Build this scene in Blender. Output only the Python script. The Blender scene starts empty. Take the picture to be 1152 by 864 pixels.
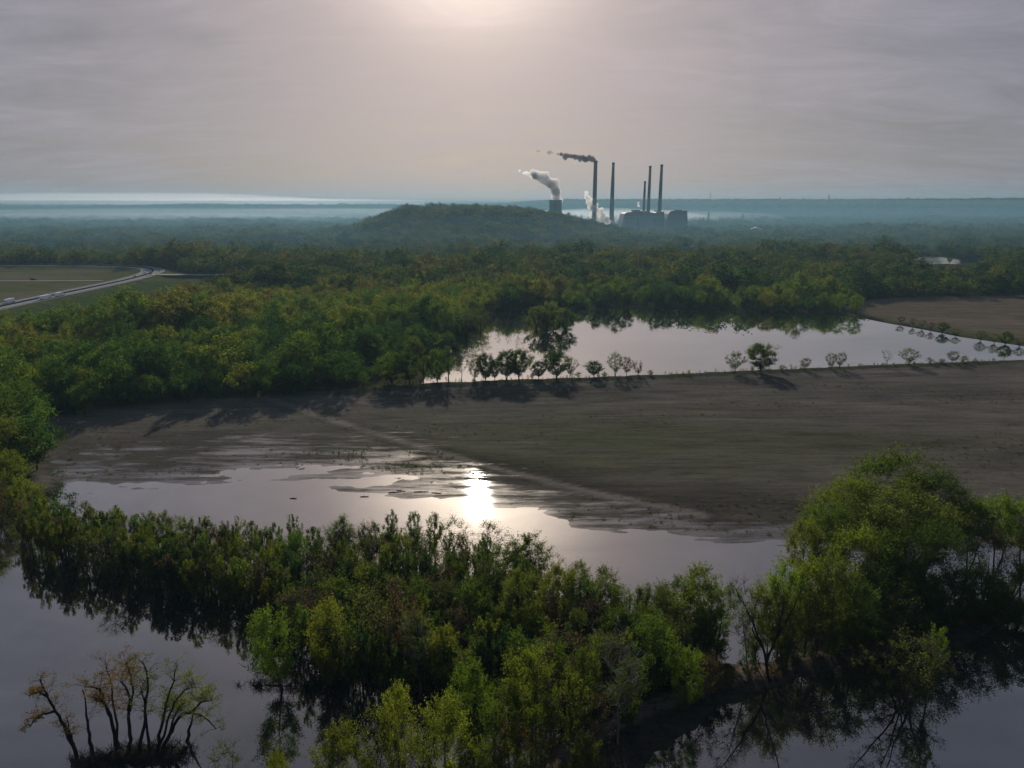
import bpy, bmesh, math, random
import numpy as np
from mathutils import Vector, Matrix

scene = bpy.context.scene
COL = scene.collection
R = math.radians

# ------------------------------------------------------------------ camera
CAM_H = 100.0
PITCH = 14.3
FPX = 800.0                      # focal length in pixels of the 1152 px wide photograph
cam_d = bpy.data.cameras.new('camera')
cam_d.sensor_width = 36.0
cam_d.lens = 36.0 * FPX / 1152.0
cam_d.clip_start = 0.5
cam_d.clip_end = 60000.0
cam = bpy.data.objects.new('camera', cam_d)
COL.objects.link(cam)
cam.location = (0, 0, CAM_H)
cam.rotation_euler = (R(90 - PITCH), 0, 0)
scene.camera = cam

# ------------------------------------------------------------------ sun, sky, exposure
SUN_EL, SUN_AZ = R(22.8), R(-2.9)          # azimuth from +Y, negative = west of it
SUN_DIR = Vector((math.sin(SUN_AZ) * math.cos(SUN_EL), math.cos(SUN_AZ) * math.cos(SUN_EL), math.sin(SUN_EL)))
sun_d = bpy.data.lights.new('sun', 'SUN')
sun_d.energy = 4.2
sun_d.angle = R(1.0)
sun_d.color = (1.0, 0.90, 0.78)
sun = bpy.data.objects.new('sun', sun_d)
COL.objects.link(sun)
sun.rotation_euler = SUN_DIR.to_track_quat('Z', 'Y').to_euler()

world = bpy.data.worlds.new('World')
scene.world = world
world.use_nodes = True
SKY_STRENGTH = 0.10


def N(nt, kind, **kw):
    n = nt.nodes.new(kind)
    for k, v in kw.items():
        if k.startswith('i_'):
            key = k[2:]
            key = int(key) if key.isdigit() else key.replace('_', ' ')
            n.inputs[key].default_value = v
        else:
            setattr(n, k, v)
    return n


def math_node(nt, op, a, b=None, c=None, clamp=False):
    n = nt.nodes.new('ShaderNodeMath')
    n.operation = op
    n.use_clamp = clamp
    for i, v in enumerate((a, b, c)):
        if v is None:
            continue
        if isinstance(v, (int, float)):
            n.inputs[i].default_value = v
        else:
            nt.links.new(v, n.inputs[i])
    return n.outputs[0]


def mixc(nt, fac, a, b, blend='MIX'):
    n = nt.nodes.new('ShaderNodeMix')
    n.data_type = 'RGBA'
    n.blend_type = blend
    n.clamp_factor = True
    for i, v in ((0, fac), (6, a), (7, b)):
        if isinstance(v, (int, float)):
            n.inputs[i].default_value = v
        elif isinstance(v, (tuple, list)):
            n.inputs[i].default_value = (*v[:3], 1)
        else:
            nt.links.new(v, n.inputs[i])
    return n.outputs[2]


def ramp(nt, fac, stops, interp='LINEAR'):
    n = nt.nodes.new('ShaderNodeValToRGB')
    n.color_ramp.interpolation = interp
    els = n.color_ramp.elements
    while len(els) < len(stops):
        els.new(0.5)
    for e, (p, c) in zip(els, stops):
        e.position = p
        e.color = (*c[:3], 1) if isinstance(c, (tuple, list)) else (c, c, c, 1)
    nt.links.new(fac, n.inputs[0])
    return n.outputs[0]


def build_world():
    nt = world.node_tree
    nt.nodes.clear()
    out = N(nt, 'ShaderNodeOutputWorld')
    bg = N(nt, 'ShaderNodeBackground')
    nt.links.new(bg.outputs[0], out.inputs[0])
    bg.inputs[1].default_value = SKY_STRENGTH
    sky = N(nt, 'ShaderNodeTexSky')
    sky.sky_type = 'NISHITA'
    sky.sun_disc = False
    sky.sun_elevation = SUN_EL
    sky.sun_rotation = SUN_AZ
    sky.altitude = 150
    sky.air_density = 1.0
    sky.dust_density = 2.0
    sky.ozone_density = 1.0
    tc = N(nt, 'ShaderNodeTexCoord')
    d = tc.outputs['Generated']
    nrm = N(nt, 'ShaderNodeVectorMath', operation='NORMALIZE')
    nt.links.new(d, nrm.inputs[0])
    dot = N(nt, 'ShaderNodeVectorMath', operation='DOT_PRODUCT')
    nt.links.new(nrm.outputs[0], dot.inputs[0])
    dot.inputs[1].default_value = SUN_DIR
    cosang = math_node(nt, 'MINIMUM', dot.outputs['Value'], 0.99999)
    ang = math_node(nt, 'ARCCOSINE', cosang)
    # thin cirrus sheet: project the direction on a flat layer overhead
    sep = N(nt, 'ShaderNodeSeparateXYZ')
    nt.links.new(nrm.outputs[0], sep.inputs[0])
    zc = math_node(nt, 'ADD', math_node(nt, 'MAXIMUM', sep.outputs[2], 0.0), 0.16)
    cx = math_node(nt, 'DIVIDE', sep.outputs[0], zc)
    cy = math_node(nt, 'DIVIDE', sep.outputs[1], zc)
    comb = N(nt, 'ShaderNodeCombineXYZ')
    nt.links.new(cx, comb.inputs[0])
    nt.links.new(cy, comb.inputs[1])
    # long streaks lying across the view, slightly tilted
    mp = N(nt, 'ShaderNodeMapping')
    mp.inputs['Rotation'].default_value = (0, 0, R(-14))
    mp.inputs['Scale'].default_value = (0.75, 1.0, 1)
    nt.links.new(comb.outputs[0], mp.inputs[0])
    n1 = N(nt, 'ShaderNodeTexNoise')
    n1.inputs['Scale'].default_value = 1.1
    n1.inputs['Detail'].default_value = 7
    n1.inputs['Roughness'].default_value = 0.58
    n1.inputs['Distortion'].default_value = 0.6
    nt.links.new(mp.outputs[0], n1.inputs[0])
    mp2 = N(nt, 'ShaderNodeMapping')
    mp2.inputs['Rotation'].default_value = (0, 0, R(11))
    mp2.inputs['Scale'].default_value = (1.0, 2.1, 1)
    nt.links.new(comb.outputs[0], mp2.inputs[0])
    n2 = N(nt, 'ShaderNodeTexNoise')
    n2.inputs['Scale'].default_value = 1.6
    n2.inputs['Detail'].default_value = 9
    n2.inputs['Roughness'].default_value = 0.66
    n2.inputs['Distortion'].default_value = 1.4
    nt.links.new(mp2.outputs[0], n2.inputs[0])
    streak = math_node(nt, 'ADD', math_node(nt, 'MULTIPLY', n1.outputs[0], 0.45), math_node(nt, 'MULTIPLY', n2.outputs[0], 0.55))
    st = math_node(nt, 'MULTIPLY', math_node(nt, 'SUBTRACT', streak, 0.5), 2.0)      # about -0.5 .. 0.5
    # two thicker, darker wisps in the upper left of the view
    for px_, py_, du, dv, tilt, dep in ((222, 42, R(2.6), R(0.75), -0.10, 0.9), (92, 41, R(4.4), R(0.38), 0.17, 0.8), (405, 84, R(3.2), R(0.25), 0.22, -0.5), (735, 8, R(2.4), R(0.3), 0.22, -0.6)):
        xc, yc = (px_ - 576.0) / 800.0, (432.0 - py_) / 800.0
        cp, sp = math.cos(R(14.3)), math.sin(R(14.3))
        f = Vector((xc, cp + yc * sp, yc * cp - sp)).normalized()
        rt = f.cross(Vector((0, 0, 1))).normalized()
        upv = rt.cross(f)
        ax1, ax2 = rt * math.cos(tilt) + upv * math.sin(tilt), upv * math.cos(tilt) - rt * math.sin(tilt)
        parts = []
        for ax, w in ((ax1, du), (ax2, dv)):
            dn = N(nt, 'ShaderNodeVectorMath', operation='DOT_PRODUCT')
            nt.links.new(nrm.outputs[0], dn.inputs[0])
            dn.inputs[1].default_value = ax
            parts.append(math_node(nt, 'POWER', math_node(nt, 'DIVIDE', math_node(nt, 'ADD', dn.outputs['Value'], math_node(nt, 'MULTIPLY', math_node(nt, 'SUBTRACT', n2.outputs[0], 0.5), w * 2.2)), w), 2.0))
        fd = N(nt, 'ShaderNodeVectorMath', operation='DOT_PRODUCT')
        nt.links.new(nrm.outputs[0], fd.inputs[0])
        fd.inputs[1].default_value = f
        gsn = math_node(nt, 'MULTIPLY', math_node(nt, 'EXPONENT', math_node(nt, 'MULTIPLY', math_node(nt, 'ADD', parts[0], parts[1]), -1.0)), math_node(nt, 'GREATER_THAN', fd.outputs['Value'], 0.0))
        st = math_node(nt, 'SUBTRACT', st, math_node(nt, 'MULTIPLY', gsn, dep * 0.36))
    # brightness of the cloud sheet (in the units that are multiplied by SKY_STRENGTH)
    g_core = math_node(nt, 'EXPONENT', math_node(nt, 'MULTIPLY', math_node(nt, 'POWER', math_node(nt, 'DIVIDE', ang, R(2.2)), 2.0), -1.0))
    g_mid = math_node(nt, 'EXPONENT', math_node(nt, 'MULTIPLY', math_node(nt, 'POWER', math_node(nt, 'DIVIDE', ang, R(6.8)), 2.0), -1.0))
    g_wide = math_node(nt, 'EXPONENT', math_node(nt, 'MULTIPLY', math_node(nt, 'DIVIDE', ang, R(20.0)), -1.0))
    var = math_node(nt, 'ADD', 1.0, math_node(nt, 'MULTIPLY', st, 1.0))
    base = mixc(nt, math_node(nt, 'MULTIPLY', sep.outputs[2], 1.6, clamp=True), (1.70, 1.77, 2.12), (1.0, 1.54, 2.40))
    wide = mixc(nt, 1.0, (4.7, 2.8, 1.75), g_wide, 'MULTIPLY')
    mid = mixc(nt, 1.0, (19.0, 16.4, 13.0), g_mid, 'MULTIPLY')
    core = mixc(nt, 1.0, (1.0, 0.9, 0.8), g_core, 'MULTIPLY')

    def addc(a, b):
        return mixc(nt, 1.0, a, b, 'ADD')
    cl = addc(addc(base, wide), mid)
    cl = mixc(nt, 1.0, cl, var, 'MULTIPLY')
    cl = addc(cl, core)
    for n in nt.nodes:
        if n.type == 'MIX':
            n.clamp_result = False
    cover = math_node(nt, 'ADD', 0.90, math_node(nt, 'MULTIPLY', st, 0.25), clamp=True)
    skyc = mixc(nt, 1.0, sky.outputs[0], (0.5, 0.52, 0.6), 'MULTIPLY')
    col = mixc(nt, cover, skyc, cl)
    nt.links.new(col, bg.inputs[0])


build_world()
scene.view_settings.view_transform = 'Standard'
scene.view_settings.look = 'None'
scene.view_settings.exposure = 0.15
scene.view_settings.gamma = 1.0
scene.view_settings.use_curve_mapping = False
scene.render.engine = 'CYCLES'
cy = scene.cycles
cy.max_bounces = 5
cy.diffuse_bounces = 2
cy.glossy_bounces = 2
cy.transmission_bounces = 2
cy.volume_bounces = 3
cy.transparent_max_bounces = 8
cy.caustics_reflective = False
cy.caustics_refractive = False
cy.sample_clamp_indirect = 4.0
cy.use_denoising = True
try:
    cy.denoiser = 'OPENIMAGEDENOISE'
except Exception:
    pass

# ------------------------------------------------------------------ where things stand
CP, SP = math.cos(R(PITCH)), math.sin(R(PITCH))


def ray(px, py):
    xc, yc = (px - 576.0) / FPX, (432.0 - py) / FPX
    return Vector((xc, CP + yc * SP, yc * CP - SP))


def gp(px, py, z=0.0):
    """ground point (height z) that the photograph shows at pixel px, py"""
    r = ray(px, py)
    t = (z - CAM_H) / r.z
    return (r.x * t, r.y * t)


def zat(py, Y):
    """height seen at row py on the upright plane y = Y"""
    r = ray(576, py)
    return CAM_H + r.z * Y / r.y


def xat(px, py, Y):
    r = ray(px, py)
    return r.x * Y / r.y


def pix(x, y, z=0.0):
    dz = z - CAM_H
    zc = y * CP - dz * SP
    yc = y * SP + dz * CP
    return (576 + FPX * x / zc, 432 - FPX * yc / zc)


def poly(pts):
    return np.array([gp(*p) if len(p) == 2 else (p[0], p[1]) for p in pts])


rng0 = np.random.default_rng(7)
_LAT = rng0.random((256, 256))


def vnoise(x, y):
    x = np.asarray(x, float)
    y = np.asarray(y, float)
    xi, yi = np.floor(x).astype(int), np.floor(y).astype(int)
    fx, fy = x - xi, y - yi
    fx = fx * fx * (3 - 2 * fx)
    fy = fy * fy * (3 - 2 * fy)
    a = _LAT[xi % 256, yi % 256]
    b = _LAT[(xi + 1) % 256, yi % 256]
    c = _LAT[xi % 256, (yi + 1) % 256]
    d = _LAT[(xi + 1) % 256, (yi + 1) % 256]
    return (a * (1 - fx) + b * fx) * (1 - fy) + (c * (1 - fx) + d * fx) * fy


def fbm(x, y, octaves=4, gain=0.5):
    s, amp, tot = 0.0, 1.0, 0.0
    for k in range(octaves):
        s = s + amp * vnoise(x * 2 ** k + 17.3 * k, y * 2 ** k + 9.1 * k)
        tot += amp
        amp *= gain
    return s / tot * 2 - 1          # -1 .. 1


def sdf(P, x, y):
    """signed distance to a closed polygon, positive inside"""
    x = np.asarray(x, float)
    y = np.asarray(y, float)
    best = np.full(x.shape, 1e18)
    inside = np.zeros(x.shape, bool)
    n = len(P)
    for i in range(n):
        ax, ay = P[i]
        bx, by = P[(i + 1) % n]
        ex, ey = bx - ax, by - ay
        L = ex * ex + ey * ey + 1e-12
        t = np.clip(((x - ax) * ex + (y - ay) * ey) / L, 0, 1)
        dx, dy = x - (ax + t * ex), y - (ay + t * ey)
        best = np.minimum(best, dx * dx + dy * dy)
        if ay != by:
            cond = (ay > y) != (by > y)
            xx = ax + (y - ay) * ex / (by - ay)
            inside ^= cond & (x < xx)
    d = np.sqrt(best)
    return np.where(inside, d, -d)


def dline(P, x, y):
    x = np.asarray(x, float)
    y = np.asarray(y, float)
    best = np.full(x.shape, 1e18)
    for i in range(len(P) - 1):
        ax, ay = P[i]
        bx, by = P[i + 1]
        ex, ey = bx - ax, by - ay
        L = ex * ex + ey * ey + 1e-12
        t = np.clip(((x - ax) * ex + (y - ay) * ey) / L, 0, 1)
        dx, dy = x - (ax + t * ex), y - (ay + t * ey)
        best = np.minimum(best, dx * dx + dy * dy)
    return np.sqrt(best)


def sstep(a, b, v):
    t = np.clip((v - a) / (b - a), 0, 1)
    return t * t * (3 - 2 * t)


LAKE = np.array([(-900, 165)] + [gp(*p) for p in [(-300, 592), (-60, 582), (0, 574), (28, 562), (60, 552), (90, 543), (150, 541), (220, 536), (300, 526),
                 (380, 524), (440, 533), (500, 548), (560, 566), (640, 583), (760, 598), (900, 607), (1000, 613), (1152, 622), (1400, 640)]] + [(520, 60), (520, -200), (-900, -200)])
MUD = poly([(48, 545), (38, 500), (46, 474), (120, 464), (210, 455), (300, 448), (430, 439), (510, 434.5), (620, 430.5), (700, 428), (760, 425.5), (830, 422), (900, 419.5),
            (1000, 414.5), (1080, 412), (1152, 409), (1500, 398), (1700, 560), (1500, 660), (1152, 640), (900, 625), (640, 600), (300, 545), (90, 560)])
LEVEE = poly([(380, 443), (430, 438), (510, 433.5), (620, 429.5), (700, 427), (760, 424.5), (830, 421), (900, 418.3), (1000, 413.3), (1080, 410.8), (1152, 408), (1500, 397)])
POND = poly([(474, 433.5), (500, 431), (560, 428.5), (620, 426), (700, 423.5), (760, 421), (830, 417.5), (900, 415), (1000, 410), (1080, 407.5), (1152, 404.8), (1260, 403), (1152, 389.5), (1080, 379), (1040, 371), (1000, 364),
             (965, 357), (930, 353.5), (860, 351), (780, 348), (700, 347), (640, 350), (600, 349), (545, 352), (530, 366), (514, 378), (503, 396), (486, 410)])
PONDBANK = poly([(972, 358.5), (1000, 363), (1040, 370), (1080, 378), (1152, 388.5), (1260, 402), (1400, 399)])
FARPOND = poly([(1026, 296.8), (1032, 295.3), (1044, 295.2), (1052, 294.2), (1066, 294.8), (1080, 293.8), (1092, 294.6), (1106, 294.4), (1098, 296.2), (1084, 296.0), (1074, 297.2), (1058, 296.6), (1046, 297.6), (1034, 297.4)])
RFIELD = poly([(930, 352), (965, 355.5), (1000, 362), (1040, 369), (1080, 377), (1152, 387.5), (1260, 401), (1500, 396), (1700, 340), (1152, 333.5), (1040, 335), (985, 337)])
LFIELD = poly([(-320, 303), (0, 302.5), (130, 301.5), (175, 302), (200, 306), (214, 312), (360, 311.5), (366, 323), (250, 329), (214, 342), (170, 354), (120, 364), (60, 375), (0, 388), (-150, 408), (-420, 396)])
LEVEE_END = poly([(428, 446), (430, 421), (462, 408), (515, 396), (520, 440)])
POND_VIEW = poly([(1024, 294), (1108, 294), (1108, 314), (1022, 316)])
CLEARINGS = [poly(c) for c in ([(880, 287), (935, 284), (960, 290), (900, 294)], [(690, 292), (760, 289), (790, 294), (720, 297)], [(230, 281), (330, 279), (360, 284), (260, 287)], [(20, 283), (120, 280), (150, 285), (40, 289)], [(430, 297), (500, 294), (530, 300), (450, 304)], [(1090, 276), (1170, 274), (1180, 280), (1110, 282)], [(560, 283), (640, 280), (660, 285), (590, 288)])]
OFIELD = poly([(985, 284), (1040, 281), (1062, 286), (1040, 292), (1000, 292)])
BANK = poly([(520, 905), (580, 868), (640, 822), (720, 780), (790, 752), (860, 742), (940, 728), (1040, 694), (1152, 668), (1400, 645), (1400, 668), (1152, 690), (1068, 728), (980, 744), (890, 764), (830, 784), (775, 815), (735, 860), (690, 905)])
TRACK = poly([(560, 905), (620, 862), (680, 825), (740, 796), (800, 770), (860, 757)])
MUDTRACK = poly([(296, 447), (350, 465), (400, 481), (470, 502), (560, 528), (680, 558), (790, 580)])
ISLAND = poly([(76, 856), (110, 846), (150, 838), (200, 834), (222, 842), (216, 858), (150, 868), (90, 866)])
SPIT = poly([(264, 772), (290, 766), (330, 768), (380, 776), (370, 783), (330, 778), (290, 775)])
HWY = np.array([(-478, 520), (-484, 620), (-488, 720), (-490, 820), (-492, 900), (-500, 970), (-516, 1030), (-552, 1085), (-620, 1122), (-720, 1138), (-860, 1140), (-1100, 1135)], float)
SIDE = np.array([(-502, 985), (-470, 985), (-380, 984), (-250, 985)], float)


def smooth_line(P, n=6):
    out = []
    Q = np.vstack([2 * P[0] - P[1], P, 2 * P[-1] - P[-2]])
    for i in range(1, len(Q) - 2):
        for k in range(n):
            t = k / n
            a, b, c, d = Q[i - 1], Q[i], Q[i + 1], Q[i + 2]
            out.append(0.5 * ((2 * b) + (-a + c) * t + (2 * a - 5 * b + 4 * c - d) * t * t + (-a + 3 * b - 3 * c + d) * t ** 3))
    out.append(P[-1])
    return np.array(out)


HWY = smooth_line(HWY)
HWY_Z = 4.2

HILL_Y = 1880.0
_hp = [(375, 263), (412, 254), (436, 242), (460, 234.5), (490, 231), (520, 229.5), (550, 229), (580, 231), (605, 236), (630, 242.5), (655, 249), (690, 258), (730, 263)]
HILL_X = np.array([xat(p[0], p[1], HILL_Y) for p in _hp])
HILL_H = np.maximum(np.array([max(zat(p[1], HILL_Y), 0) for p in _hp]) - 17, 0)


def height(x, y):
    x = np.asarray(x, float)
    y = np.asarray(y, float)
    sl = -sdf(LAKE, x, y)                    # + on land
    flat = 0.0022 + 0.006 * sstep(-60, 80, x)
    nz = 0.06 * fbm(x / 34, y / 9, 4) + 0.05 * fbm(x / 9 + 50, y / 2.6, 3)
    land = 0.9 + 0.25 * fbm(x / 60, y / 60, 3)
    mudh = np.clip(sl * flat, -0.8, 1.1) + nz * sstep(1.2, 0.2, np.abs(sl) * flat) + 0.02
    mudh = np.maximum(mudh, np.clip((sl - 3) * 0.012, -1, 0.05))
    inm = sstep(-6, 4, sdf(MUD, x, y))
    lakeh = np.clip(sl * 0.05, -1.2, 0.9)
    h = np.where(sl > 0, land * sstep(0, 12, sl), lakeh)
    h = h * (1 - inm) + mudh * inm
    # pond and its rim
    sp = -sdf(POND, x, y)
    h = np.where(sp < 14, np.where(sp < 0, np.clip(-np.abs(sp) * 0.15, -1.0, 0), np.minimum(h, sp * 0.16)), h)
    # levee, river bank and the other raised lines
    dl = dline(LEVEE, x, y)
    h = np.maximum(h, -1.2 + 2.9 * sstep(7.5, 1.8, dl + 1.7 * fbm(x / 8, y / 8, 3)))
    sb = sdf(BANK, x, y) + 3.0 * fbm(x / 12, y / 12, 3) + 2.2 * fbm(x / 3 + 9, y / 3, 3)
    h = np.maximum(h, -1.2 + 2.2 * sstep(-4, 4, sb))
    si = sdf(ISLAND, x, y) + 2.4 * fbm(x / 3.2, y / 2.6, 3)
    h = np.maximum(h, -1.2 + 2.3 * sstep(-2.5, 3.0, si))
    ss = sdf(SPIT, x, y) + 0.8 * fbm(x / 4 + 5, y / 4, 3)
    h = np.maximum(h, -1.2 + 1.5 * sstep(-2.0, 2.0, ss))
    fp = sdf(FARPOND, x, y)
    h = np.where(fp > -20, np.minimum(h, np.clip(-fp * 0.1, -0.8, 2)), h)
    # highway embankment
    dh = dline(HWY, x, y)
    h = h + (HWY_Z - 0.25 - h) * sstep(34, 17, dh)
    # far hills
    hp = np.interp(x, HILL_X, HILL_H)
    h = h + hp * np.exp(-((y - HILL_Y) / 260.0) ** 2) * (0.92 + 0.08 * fbm(x / 90, y / 90, 3))
    far = sstep(4300, 6200, y + 0.10 * x)
    rr = (100 + 9 * fbm(x / 1300, y / 1500, 3) + 5 * sstep(2500, 4500, x)) * sstep(-300, 700, x) + (58 + 14 * fbm(x / 900, y / 900, 3)) * sstep(700, -300, x)
    h = h + far * rr
    far2 = sstep(9500, 11500, y)
    h = h + far2 * 45
    h = h + 6 * sstep(1200, 2200, y) * (fbm(x / 420, y / 420, 3) + 0.5) * sstep(4200, 3600, y)
    return h


# ------------------------------------------------------------------ mesh helpers
def link(o, parent=None):
    COL.objects.link(o)
    if parent is not None:
        o.parent = parent
    return o


def tag(o, label=None, cat=None, group=None, kind=None):
    for k, v in (('label', label), ('category', cat), ('group', group), ('kind', kind)):
        if v:
            o[k] = v
    return o


def empty(name, loc, rz=0.0, scale=1.0):
    o = bpy.data.objects.new(name, None)
    o.empty_display_size = 1.0
    o.location = loc
    o.rotation_euler = (0, 0, rz)
    o.scale = (scale, scale, scale) if isinstance(scale, (int, float)) else scale
    return link(o)


def mesh_np(name, V, F, mats=(), midx=None, smooth=False):
    """V (n,3); F list of arrays, each (m,3) or (m,4)"""
    me = bpy.data.meshes.new(name)
    V = np.asarray(V, np.float32)
    F = [np.asarray(f, np.int32) for f in F if len(f)]
    me.vertices.add(len(V))
    me.vertices.foreach_set('co', V.ravel())
    nl = sum(f.size for f in F)
    npoly = sum(len(f) for f in F)
    me.loops.add(nl)
    me.loops.foreach_set('vertex_index', np.concatenate([f.ravel() for f in F]))
    me.polygons.add(npoly)
    tot = np.concatenate([np.full(len(f), f.shape[1], np.int32) for f in F])
    st = np.concatenate([[0], np.cumsum(tot)[:-1]]).astype(np.int32)
    me.polygons.foreach_set('loop_start', st)
    me.polygons.foreach_set('loop_total', tot)
    for m in mats:
        me.materials.append(m)
    if midx is not None:
        me.polygons.foreach_set('material_index', np.concatenate([np.full(len(f), k, np.int32) for f, k in zip(F, midx)]))
    if smooth:
        me.polygons.foreach_set('use_smooth', np.ones(npoly, bool))
    me.update(calc_edges=True)
    me.validate()
    return me


def obj(name, me, parent=None):
    return link(bpy.data.objects.new(name, me), parent)


class MB:
    """collects boxes, bars and tubes into one mesh"""

    def __init__(self):
        self.V, self.F = [], []

    def box(self, c, s, rz=0.0):
        b = len(self.V)
        cr, sr = math.cos(rz), math.sin(rz)
        for dz in (-.5, .5):
            for dx, dy in ((-.5, -.5), (.5, -.5), (.5, .5), (-.5, .5)):
                X, Y = dx * s[0], dy * s[1]
                self.V.append((c[0] + X * cr - Y * sr, c[1] + X * sr + Y * cr, c[2] + dz * s[2]))
        for f in ((0, 3, 2, 1), (4, 5, 6, 7), (0, 1, 5, 4), (1, 2, 6, 5), (2, 3, 7, 6), (3, 0, 4, 7)):
            self.F.append([b + i for i in f])
        return self

    def tube(self, pts, radii, k=6, cap=True):
        pts = [Vector(p) for p in pts]
        b = len(self.V)
        n = len(pts)
        prev = None
        for i, p in enumerate(pts):
            d = (pts[min(i + 1, n - 1)] - pts[max(i - 1, 0)])
            if d.length < 1e-9:
                d = Vector((0, 0, 1))
            d.normalize()
            if prev is None:
                u = d.cross(Vector((0.31, 0.92, 0.17)))
            else:
                u = prev - d * prev.dot(d)
            u.normalize()
            prev = u
            w = d.cross(u)
            r = radii[i] if not isinstance(radii, (int, float)) else radii
            for j in range(k):
                a = 2 * math.pi * j / k
                self.V.append(tuple(p + u * (r * math.cos(a)) + w * (r * math.sin(a))))
        for i in range(n - 1):
            for j in range(k):
                j2 = (j + 1) % k
                self.F.append([b + i * k + j, b + i * k + j2, b + (i + 1) * k + j2, b + (i + 1) * k + j])
        if cap and k > 2:
            self.F.append([b + j for j in range(k)][::-1])
            self.F.append([b + (n - 1) * k + j for j in range(k)])
        return self

    def lathe(self, prof, c=(0, 0, 0), k=32, cap=True):
        b = len(self.V)
        for r, z in prof:
            for j in range(k):
                a = 2 * math.pi * j / k
                self.V.append((c[0] + r * math.cos(a), c[1] + r * math.sin(a), c[2] + z))
        n = len(prof)
        for i in range(n - 1):
            for j in range(k):
                j2 = (j + 1) % k
                self.F.append([b + i * k + j, b + i * k + j2, b + (i + 1) * k + j2, b + (i + 1) * k + j])
        if cap:
            self.F.append([b + j for j in range(k)][::-1])
            self.F.append([b + (n - 1) * k + j for j in range(k)])
        return self

    def prism(self, prof, y0, y1, axis='y'):
        """prof: outline in x, z; pushed from y0 to y1"""
        b = len(self.V)
        n = len(prof)
        for y in (y0, y1):
            for x, z in prof:
                self.V.append((x, y, z) if axis == 'y' else (y, x, z))
        self.F.append([b + i for i in range(n)])
        self.F.append([b + n + i for i in range(n)][::-1])
        for i in range(n):
            j = (i + 1) % n
            self.F.append([b + i, b + n + i, b + n + j, b + j])
        return self

    def mesh(self, name, mat, smooth=False):
        me = bpy.data.meshes.new(name)
        me.from_pydata(self.V, [], self.F)
        me.materials.append(mat)
        bm = bmesh.new()
        bm.from_mesh(me)
        bmesh.ops.recalc_face_normals(bm, faces=bm.faces)
        bm.to_mesh(me)
        bm.free()
        if smooth:
            for p in me.polygons:
                p.use_smooth = True
        return me

    def build(self, name, mat, parent=None, smooth=False):
        return obj(name, self.mesh(name, mat, smooth), parent)


# ------------------------------------------------------------------ materials
def new_mat(name):
    m = bpy.data.materials.new(name)
    m.use_nodes = True
    nt = m.node_tree
    nt.nodes.clear()
    out = N(nt, 'ShaderNodeOutputMaterial')
    return m, nt, out


def plain(name, col, rough=0.7, var=0.25, scale=0.8, metal=0.0, spec=0.3):
    m, nt, out = new_mat(name)
    b = N(nt, 'ShaderNodeBsdfPrincipled')
    g = N(nt, 'ShaderNodeNewGeometry')
    n = N(nt, 'ShaderNodeTexNoise')
    n.inputs['Scale'].default_value = scale
    n.inputs['Detail'].default_value = 5
    nt.links.new(g.outputs['Position'], n.inputs[0])
    v = math_node(nt, 'ADD', 1.0 - var, math_node(nt, 'MULTIPLY', n.outputs[0], 2 * var))
    nt.links.new(mixc(nt, 1.0, col, v, 'MULTIPLY'), b.inputs['Base Color'])
    b.inputs['Roughness'].default_value = rough
    b.inputs['Metallic'].default_value = metal
    b.inputs['Specular IOR Level'].default_value = spec
    nt.links.new(b.outputs[0], out.inputs[0])
    return m


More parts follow.
